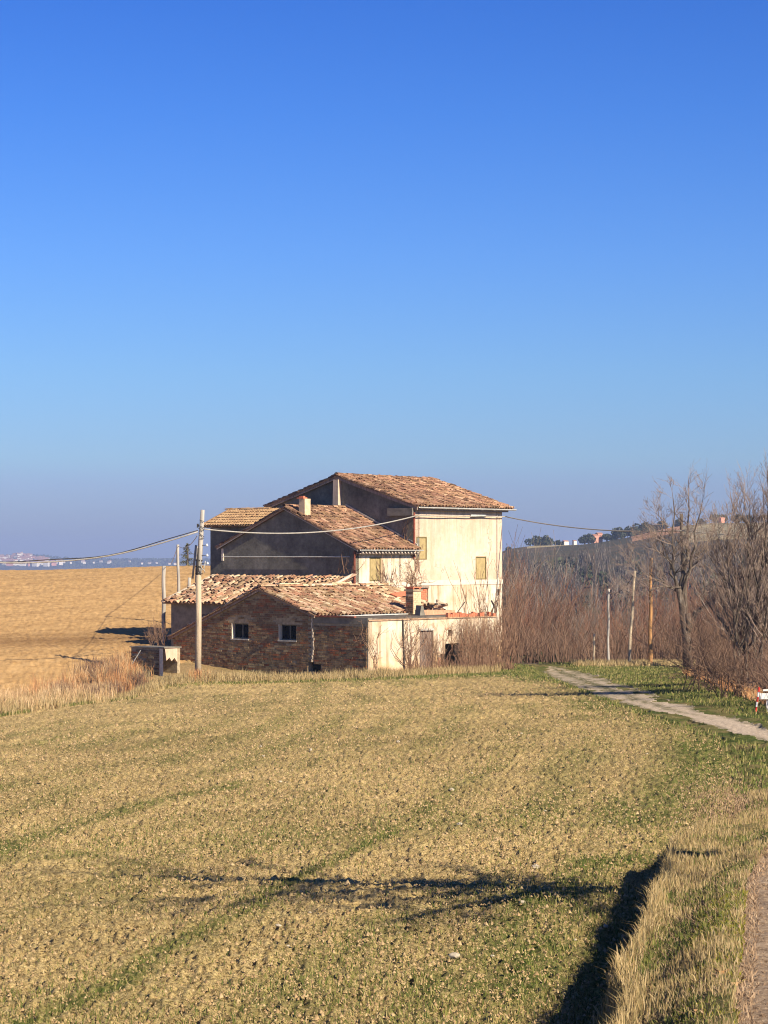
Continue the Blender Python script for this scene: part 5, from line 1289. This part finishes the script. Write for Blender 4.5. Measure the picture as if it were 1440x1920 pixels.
def vines():
    r2 = random.Random(17)
    def vine(name, label, fn, cat='vine'):
        mb = MB(); fn(mb); root_o = mb.build(name, M['vine'], None, fixn=False); return tag(root_o, label, cat)
    vine('climbing_vine', 'thin dry vine climbing the left end of the whitewashed wall', lambda mb: [climb(r2, mb, 0.45 + r2.gauss(0, .06), 0, 0, 2.1, 0.018) for k in range(3)])
    vine('climbing_vine', 'bare vine stems left of the plank door, spreading under the coping', lambda mb: [climb(r2, mb, 2.5 + r2.gauss(0, .25), 0, 0, 2.2, 0.022, drift=0.05) for k in range(9)])
    vine('climbing_vine', 'dry creeper stems between the plank door and the broken opening', lambda mb: [climb(r2, mb, r2.uniform(4.0, 5.8), 0, 0, 2.1, 0.016) for k in range(15)])
    vine('climbing_vine', 'dense curtain of dry brown stems over the right end of the whitewashed wall',
         lambda mb: [climb(r2, mb, r2.uniform(5.6, 8.15), 0, -0.05, r2.uniform(1.3, 2.35), r2.uniform(0.007, 0.014), wigg=0.16, lev=1, up=1.3, off=r2.uniform(0.03, 0.3)) for k in range(190)])
    vine('climbing_vine', 'thin stems hanging over the plank door', lambda mb: [climb(r2, mb, r2.uniform(2.9, 4.1), 0, 0.0, r2.uniform(1.0, 2.1), 0.009, lev=1, wigg=0.25) for k in range(26)])
    def tangle(mb):
        for k in range(8): climb(r2, mb, 11.9 + r2.gauss(0, .3), 7.5, 3.3, 1.3, 0.016, drift=r2.uniform(-0.9, 0.9), wigg=0.4)
        for k in range(14):
            climb(r2, mb, 11.95 + r2.gauss(0, .25), 7.5, 3.3 + r2.uniform(-0.2, 0.5), r2.uniform(0.7, 1.5), 0.012, drift=r2.choice((-1.3, 1.3)) * r2.uniform(.5, 1.2), wigg=0.35)
        climb(r2, mb, 11.7, 7.5, 2.4, 3.0, 0.03, wigg=0.2)
    vine('climbing_vine', 'tangled leafless creeper on the cream wall below the near blocked window', tangle)
    vine('climbing_vine', 'creeper at the dark gable edge beside the mid wing eave', lambda mb: [climb(r2, mb, 7.7 + r2.gauss(0, .25), 7.85, 3.9, 1.2, 0.014, axis='u', drift=r2.uniform(-1.0, 1.0)) for k in range(9)] and None)
    vine('climbing_vine', 'wispy creeper hanging at the top corner of the tall gable', lambda mb: [climb(r2, mb, 7.9 + r2.gauss(0, .15), 11.9, 5.3, 1.2, 0.010, axis='u', lev=1) for k in range(7)])
    # twigs that fan up in front of the walls
    Q = dict(wig=0.05, up=0.07, tap=0.35, nb=[5, 3], ang=(0.15, 0.45), ls=0.5, rmin=0.007, seg=5, bigr=0.03); Q['from'] = [0.2, 0.2]
    def fan(u, v, z, n, h, spread, lab, seed, r=0.014):
        rr = random.Random(seed); st = []
        for k in range(n):
            q = rr.gauss(0, spread); d = DU * q + DV * rr.gauss(0, 0.1) + DZ
            st.append(((rr.gauss(0, .08), rr.gauss(0, .08), 0), tuple(d), h * rr.uniform(0.6, 1.0), r))
        tree('bare_shrub', W(u, v, z), st, Q, 2, seed, lab, 'shrub', twig='vine', bark='vine')
    fan(8.8, 1.2, 0.0, 12, 3.6, 0.24, 'tall fan of bare twigs rising above the red coping in front of the cream wall', 501, 0.024)
    fan(9.7, 7.1, 3.0, 12, 1.15, 0.55, 'fan of bare twigs in front of the middle wing window', 502, 0.012)
    fan(9.0, -0.1, 0.0, 6, 2.1, 0.14, 'upright reddish bare shrub beside the right end of the whitewashed wall', 503, 0.016)
    fan(10.2, 1.0, 0.0, 5, 2.9, 0.22, 'bare sapling with spread twigs below the iron X on the tall wall', 504, 0.018)
    fan(8.4, -0.4, 0.0, 9, 1.2, 0.25, 'low dark bare bush at the right foot of the whitewashed wall', 505, 0.014)
    mb = MB()
    for k in range(900):
        u = r2.uniform(0.1, 8.6); v = -r2.uniform(0.03, 0.7); h = r2.uniform(0.1, 0.55) * (1.2 if u > 2 else 0.7); p = W(u, v, 0)
        q = p + Vector((r2.gauss(0, .15), r2.gauss(0, .15), h)); mb.tube([p, p.lerp(q, .5) + Vector((0, 0, .05)), q], [0.006, 0.005, 0.003], 3, cap=False)
    o = mb.build('dry_weeds', M['vine'], None, fixn=False); tag(o, 'dry weeds along the foot of the whitewashed wall', 'weeds', kind='stuff')
vines()

# ------------------------------------------------------------------ grasses
def blades(name, X, Y, H, width, mat, label, seed, lean=0.35, z=None, segs=2):
    rs = np.random.RandomState(seed); n = len(X); Z = height(X, Y) - 0.01 if z is None else z
    an = rs.uniform(0, 2 * np.pi, n); le = np.abs(rs.normal(0, lean, n)); dx = np.cos(an) * le * H; dy = np.sin(an) * le * H
    wa = rs.uniform(0, 2 * np.pi, n); wx = np.cos(wa) * width; wy = np.sin(wa) * width * 0.5
    B0 = np.stack([X - wx, Y - wy, Z], 1); B1 = np.stack([X + wx, Y + wy, Z], 1)
    M0 = np.stack([X - wx * .7 + dx * .4, Y - wy * .7 + dy * .4, Z + H * .6], 1); M1 = np.stack([X + wx * .7 + dx * .4, Y + wy * .7 + dy * .4, Z + H * .6], 1)
    T = np.stack([X + dx, Y + dy, Z + H * (1 - 0.25 * le)], 1)
    V = np.stack([B0, B1, M1, M0, T], 1).reshape(-1, 3); i = np.arange(n) * 5
    Fc = np.concatenate([np.stack([i, i + 1, i + 2], 1), np.stack([i, i + 2, i + 3], 1), np.stack([i + 3, i + 2, i + 4], 1)])
    o = arr_mesh(name, V, Fc, M[mat]); return tag(o, label, 'grass', kind='stuff')
def grasses():
    rs = np.random.RandomState(3)
    # near verge between field and road
    def verge(n, tmin=-0.02, tmax=1.0, y0=8.6, y1=28):
        Y = np.exp(rs.uniform(np.log(y0), np.log(y1), n)); xl = T_xr(Y); xr = np.minimum(T_road(Y), 0.178 * Y + 0.25); t = rs.uniform(tmin, tmax, n)
        return xl + (xr - xl) * t, Y, t
    X, Y, t = verge(46000); k = fbm(X * 2.2, Y * 1.0, 3, 41); fine = fbm(X * 9, Y * 5, 2, 48); keep = (rs.rand(len(X)) < (0.12 + 1.6 * sst(k, 0.42, 0.6)) * (1.1 - t * 0.6) * (0.25 + 1.3 * sst(fine, 0.38, 0.6)))
    blades('straw_stubble', X[keep], Y[keep], rs.uniform(0.03, 0.10, keep.sum()) * (0.5 + 0.8 * k[keep]), 0.0022 + Y[keep] * 0.00006, 'straw', 'pale dry stubble on the bank beside the road', 1, 0.30)
    X, Y, t = verge(46000); k = fbm(X * 2.2, Y * 1.0, 3, 41); keep = (rs.rand(len(X)) < 0.2 + 0.5 * (1 - sst(k, 0.42, 0.58)))
    blades('verge_grass', X[keep], Y[keep], rs.uniform(0.02, 0.075, keep.sum()), 0.003 + Y[keep] * 0.00006, 'green_blade', 'short green grass on the bank beside the road', 2, 0.5)
    X, Y, t = verge(30000, -0.02, 1.12); k = fbm(X * 2.2, Y * 1.0, 3, 41); keep = rs.rand(len(X)) < 0.45 + 0.5 * t
    blades('matted_grass', X[keep], Y[keep], rs.uniform(0.02, 0.06, keep.sum()), 0.003 + Y[keep] * 0.00006, 'brown_straw', 'matted dead brown grass on the bank and road edge', 60, 1.3)
    X, Y, t = verge(9000, 0.6, 1.02, 10.0, 15.5); k = fbm(X * 3, Y, 3, 43); keep = k > 0.42
    blades('mossy_grass', X[keep], Y[keep], rs.uniform(0.02, 0.05, keep.sum()), 0.004, 'moss_blade', 'yellow-green mossy grass along the road edge', 3, 0.6)
    # shaggy edge hanging over the bank foot
    n = 9000; Y = np.exp(rs.uniform(np.log(8.6), np.log(24), n)); X = T_xr(Y) + rs.normal(0.06, 0.05, n)
    blades('bank_edge_grass', X, Y, rs.uniform(0.06, 0.17, n), 0.0025 + Y * 0.00006, 'straw', 'straw tufts along the lip of the bank', 4, 0.45)
    # mown mound
    n = 14000; X = rs.normal(4.6, 0.5, n); Y = rs.normal(26.3, 2.0, n)
    blades('mound_grass', X, Y, rs.uniform(0.015, 0.05, n), 0.005, 'brown_straw', 'short brown mown grass on the small mound by the field corner', 5, 0.8)
    # field seedlings
    n = 90000; Y = np.exp(rs.uniform(np.log(11.5), np.log(60), n)); X = rs.uniform(-0.178, 0.178, n) * Y; k = fbm(X * 0.8, Y * 0.35, 4, 45); rows = 0.5 + 0.5 * np.sin((X - 0.2 * (Y - 20) + 0.002 * (Y - 20) ** 2) * 4.2)
    rx = np.interp(Y, [13.4, 15.9, 19, 23.5, 26.2], [-2.6, -1.9, -1.4, -0.5, 0.1])
    pr = 0.12 + 0.42 * rows * (k > 0.48) + 0.9 * np.exp(-((X - rx) / 0.16) ** 2) * (Y < 27) + 0.6 * np.exp(-((X - T_xr(Y) + 0.35) / 0.35) ** 2) + 0.4 * (Y < 16) * (k > 0.52) + 0.45 * np.exp(-((X - T_xr(Y) + 0.9) / 0.5) ** 2) * (Y < 23) + 0.3 * np.exp(-((Y - 26.5 - 0.5 * (X + 1)) / 2.2) ** 2)
    keep = (rs.rand(n) < pr) & (X < T_xr(Y) - 0.02)
    blades('seedlings', X[keep], Y[keep], rs.uniform(0.02, 0.055, keep.sum()), 0.003 + Y[keep] * 0.00009, 'green_blade', 'sparse green seedlings sprouting over the tilled field', 6, 0.55)
    n = 16000; Y = np.exp(rs.uniform(np.log(11.5), np.log(40), n)); X = rs.uniform(-0.178, 0.178, n) * Y; keep = X < T_xr(Y) - 0.05; X, Y = X[keep], Y[keep]
    blades('straw_bits', X, Y, rs.uniform(0.01, 0.04, len(X)), 0.003 + Y * 0.00006, 'straw', 'bits of straw strewn over the tilled field', 7, 1.6)
    # turf by the track and yard
    n = 60000; Y = rs.uniform(28, 104, n); X = rs.uniform(2.8, 12.5, n); k = fbm(X * 0.8, Y * 0.3, 3, 46)
    keep = (X > T_xr(np.clip(Y, 0, 100)) - 0.15) & (X < 0.19 * Y) & (np.abs(X - np.interp(Y, [30, 40, 60, 75, 88, 96, 104], [7.6, 6.75, 6.62, 6.72, 6.9, 7.1, 6.2])) > 0.75 + 0.3 * (k - .5))
    X, Y = X[keep], Y[keep]
    blades('track_grass', X, Y, rs.uniform(0.04, 0.12, len(X)), 0.009 + Y * 0.00008, 'green_blade', 'green grass on both sides of the gravel track', 8, 0.5)
    n = 9000; Y = rs.uniform(97, 101.5, n); X = rs.uniform(8.2, 15.5, n)
    blades('pale_grass', X, Y, rs.uniform(0.1, 0.3, n), 0.014, 'straw', 'pale dry grass at the foot of the poles', 9, 0.4)
    n = 22000; Y = rs.uniform(38, 80, n); X = 8.3 + (Y - 45) * 0.06 + np.abs(rs.normal(0, 1.0, n))
    blades('hedge_grass', X, Y, rs.uniform(0.08, 0.35, n), 0.009, 'rust_straw', 'brown dry grass under the right-hand hedge', 10, 0.6)
    # left band of tall dry grass
    def tufts(nt, per, seed, dmin, dmax, hlo, hhi, mat, nm, lab, spread=0.16, xr=(-14.8, -9.75), lean=0.3):
        q = np.random.RandomState(seed); cx = q.uniform(xr[0], xr[1], nt)
        yb = np.interp(cx, [-14, -11, -8.2, -6, -0.6], [60, 66, 84.3, 85.8, 86.6]); yt = np.interp(cx, [-14, -11, -10, -8.6, -7.6, -6], [79, 87, 91, 91, 88, 87.5])
        d = q.uniform(dmin, dmax, nt); cy = yb + 0.2 + (yt - yb) * d
        big = fbm(cx * 0.8, cy * 0.5, 3, 47); hh = (hlo + (hhi - hlo) * q.rand(nt) ** 1.4) * (0.45 + 1.1 * big) * (0.55 + 0.45 * sst(-cx, 7, 8.6))
        ok = ~((cx > -10.0) & (cy > 85.5)); cx, cy, hh = cx[ok], cy[ok], hh[ok]; nt = len(cx)
        X = np.repeat(cx, per) + q.normal(0, spread, nt * per); Y = np.repeat(cy, per) + q.normal(0, spread, nt * per)
        H = np.repeat(hh, per) * q.uniform(0.45, 1.05, nt * per)
        blades(nm, X, Y, H, 0.009, mat, lab, seed + 1, lean)
    tufts(700, 60, 110, 0.12, 1.0, 0.3, 0.75, 'pink_straw', 'tall_dry_grass', 'tall pinkish dry grass between the two fields on the left')
    tufts(380, 45, 120, 0.0, 0.55, 0.25, 0.6, 'straw', 'straw_grass', 'straw coloured grass along the left field edge')
    tufts(130, 40, 150, 0.0, 0.3, 0.12, 0.35, 'straw', 'low_grass', 'low dry grass in front of the cistern and pole', xr=(-9.9, -7.0))
    tufts(80, 50, 130, 0.5, 1.0, 0.5, 1.1, 'rust_straw', 'russet_weeds', 'russet and brown weeds among the tall dry grass on the left', xr=(-12.2, -8.4))
    tufts(90, 60, 140, 0.4, 1.0, 0.4, 0.9, 'thicket_twig', 'dark_brambles', 'dark brown brambles in the dry grass left of the cistern', xr=(-11.2, -9.0))
    n = 5000; X = rs.uniform(-14, -8.5, n); Y = np.interp(X, [-14, -11, -8.2], [60, 66, 84]) + rs.uniform(-0.5, 0.9, n); keep = fbm(X * 1.4, Y * 0.3, 3, 49) > 0.5
    blades('edge_grass', X[keep], Y[keep], rs.uniform(0.05, 0.16, keep.sum()), 0.009, 'green_blade', 'green grass edging the left field corner', 13, 0.4)
    n = 15000; X = rs.uniform(-9.2, 4.6, n); Y = np.interp(X, [-8.2, -6, -0.6, 3, 5], [85.5, 86.5, 87.0, 90, 92]) + rs.normal(0, 0.5, n)
    blades('wall_foot_grass', X, Y, rs.uniform(0.06, 0.42, n) * (0.3 + 1.3 * fbm(X * 1.5, Y, 3, 50)), 0.008, 'straw', 'dry grass along the foot of the brick outbuilding', 14, 0.45)
    n = 7000; X = rs.uniform(-8.2, 6.2, n); Y = np.interp(X, [-8.2, -6, -0.6, 3, 5], [85, 85.8, 86.3, 88, 90]) + rs.normal(0, 0.7, n)
    blades('yard_grass', X, Y, rs.uniform(0.04, 0.12, n), 0.010, 'green_blade', 'green grass strip before the outbuilding', 15, 0.5)
    # reddish tufts at the pole foot and by the cistern
    def tuft(px, Y, n, h, mat, lab, s, w=0.18):
        p = at(px, 1200, Y); X = rs.normal(p.x, w, n); YY = rs.normal(Y, w, n)
        o = blades('dry_tuft', X, YY, rs.uniform(0.4, 1.0, n) * h, 0.010, mat, lab, s, 0.28); o['category'] = 'plant'
    tuft(371, 86.2, 260, 0.6, 'rust_straw', 'reddish dry tuft around the foot of the utility pole', 20, 0.22)
    tuft(246, 86.8, 220, 0.85, 'rust_straw', 'tall ochre dry tuft left of the brick cistern', 21, 0.25)
    tuft(262, 86.0, 160, 0.75, 'straw', 'pale reed tuft leaning before the brick cistern', 22, 0.2)
    tuft(225, 87.5, 420, 0.8, 'rust_straw', 'rust-brown weeds left behind the cistern tuft', 23, 0.45)
    tuft(196, 88.5, 500, 0.75, 'thicket_twig', 'dark brown bramble clump left of the cistern', 24, 0.5)
    tuft(430, 87.2, 120, 0.4, 'straw', 'pale grass tuft below the left window of the outbuilding', 25, 0.2)
    tuft(545, 87.2, 120, 0.35, 'straw', 'pale grass tuft below the right window of the outbuilding', 26, 0.25)
grasses()

# clods and pebbles over the near field: loose angular lumps, uncountable
def clods():
    rs = np.random.RandomState(12)
    base = np.array([(1, 0, -.5), (0, 1, -.5), (-1, 0, -.5), (0, -1, -.5), (0.15, -.1, 0.75)], float); tri = np.array([(0, 1, 4), (1, 2, 4), (2, 3, 4), (3, 0, 4)])
    n = 60000; Y = np.exp(rs.uniform(np.log(11), np.log(88), n)); X = rs.uniform(-0.178, 0.178, n) * Y; keep = (X < T_xr(Y) - 0.06) & (Y < np.interp(X, [-14, -11, -8.2, -6, -0.6, 3], [59, 65, 83, 85, 86, 88])) & (rs.rand(n) < 0.35 + 0.9 * fbm(X * 1.5, Y * 0.7, 3, 99)); X, Y = X[keep], Y[keep]; n = len(X)
    s = (np.abs(rs.normal(0, 0.005, n)) + 0.003) * np.interp(Y, [11, 30, 88], [1, 1.6, 3.2]); Z = height(X, Y) + s * 0.3
    V = base[None] * s[:, None, None] * rs.uniform(0.5, 1.45, (n, 5, 1)); an = rs.uniform(0, 6.28, n); c, q = np.cos(an)[:, None], np.sin(an)[:, None]
    Vx = V[..., 0] * c - V[..., 1] * q; Vy = V[..., 0] * q + V[..., 1] * c
    V = np.stack([Vx + X[:, None], Vy + Y[:, None], V[..., 2] + Z[:, None]], -1).reshape(-1, 3); Fc = (tri[None] + (np.arange(n) * 5)[:, None, None]).reshape(-1, 3)
    o = arr_mesh('soil_clods', V, Fc, M['clod']); tag(o, 'small clods of earth strewn over the tilled field', 'soil', kind='stuff')
    r2 = random.Random(6)
    big = rock(r2, 0.034, 'stone'); p = at(852, 1780, 16.5); ob = bpy.data.objects.new('pale_stone', big); COL.objects.link(ob); ob.location = (p.x, 16.5, hz(p.x, 16.5) + 0.02)
    tag(ob, 'largest pale rounded stone lying in the near field', 'stone')
    for k in range(46):
        Y = math.exp(r2.uniform(math.log(11.5), math.log(45))); x = r2.uniform(-0.06, 0.16) * Y
        if x > float(T_xr(Y)) - 0.1: continue
        s = r2.choice((0.008, 0.01, 0.013, 0.018)) * (1 + Y / 50); me = rock(r2, s, 'stone'); ob = bpy.data.objects.new('pale_stone', me); COL.objects.link(ob)
        ob.location = (x, Y, hz(x, Y) + s * 0.3); ob.rotation_euler = (0, 0, r2.uniform(0, 6.28)); tag(ob, 'small pale pebble lying on the tilled field', 'stone', 'pale pebbles scattered over the field')
    # litter on the road edge
    n = 9000; Y = np.exp(rs.uniform(np.log(8.5), np.log(20), n)); X = T_road(Y) + np.abs(rs.normal(0, 0.4, n)) - 0.05
    H = rs.uniform(0.01, 0.03, n); o = blades('road_litter', X, Y, H, 0.0035, 'brown_straw', 'dry stalks and leaf litter on the road edge', 30, 3.0); o['category'] = 'litter'
    for k in range(6):
        y = 9.3 + k * 0.5 + r2.random() * .3; x = float(T_road(y)) + r2.uniform(-0.25, 0.1); mb = MB()
        pts = [Vector((x + 0.035 * math.cos(t) * (1 + 0.3 * math.sin(3 * t)), y + 0.03 * math.sin(t), hz(x, y) + 0.03 + 0.012 * math.cos(2 * t))) for t in [i * math.pi / 5 for i in range(10)]]
        mb.prism(pts, DZ * 0.002); o = mb.build('fallen_leaf', M['leaf_litter'], None); tag(o, 'curled orange-brown leaf lying at the road edge', 'leaf', 'fallen leaves at the road edge')
clods()

# ------------------------------------------------------------------ air
def haze():
    mb = MB(); mb.quadbox(Vector((-7400, -300, -95)), Vector((14800, 0, 0)), Vector((0, 8400, 0)), DZ * (95 + 60))
    m = bpy.data.materials.new('haze_air'); m.use_nodes = True; t = m.node_tree; t.nodes.clear()
    out = t.nodes.new('ShaderNodeOutputMaterial'); pv = t.nodes.new('ShaderNodeVolumePrincipled')
    pv.inputs['Density'].default_value = 0.00024; pv.inputs['Color'].default_value = (0.44, 0.58, 0.95, 1); pv.inputs['Anisotropy'].default_value = 0.0
    t.links.new(pv.outputs[0], out.inputs['Volume'])
    o = mb.build('haze', m, None); o['kind'] = 'stuff'; o['label'] = 'thin bluish haze in the air over the valley'
haze()
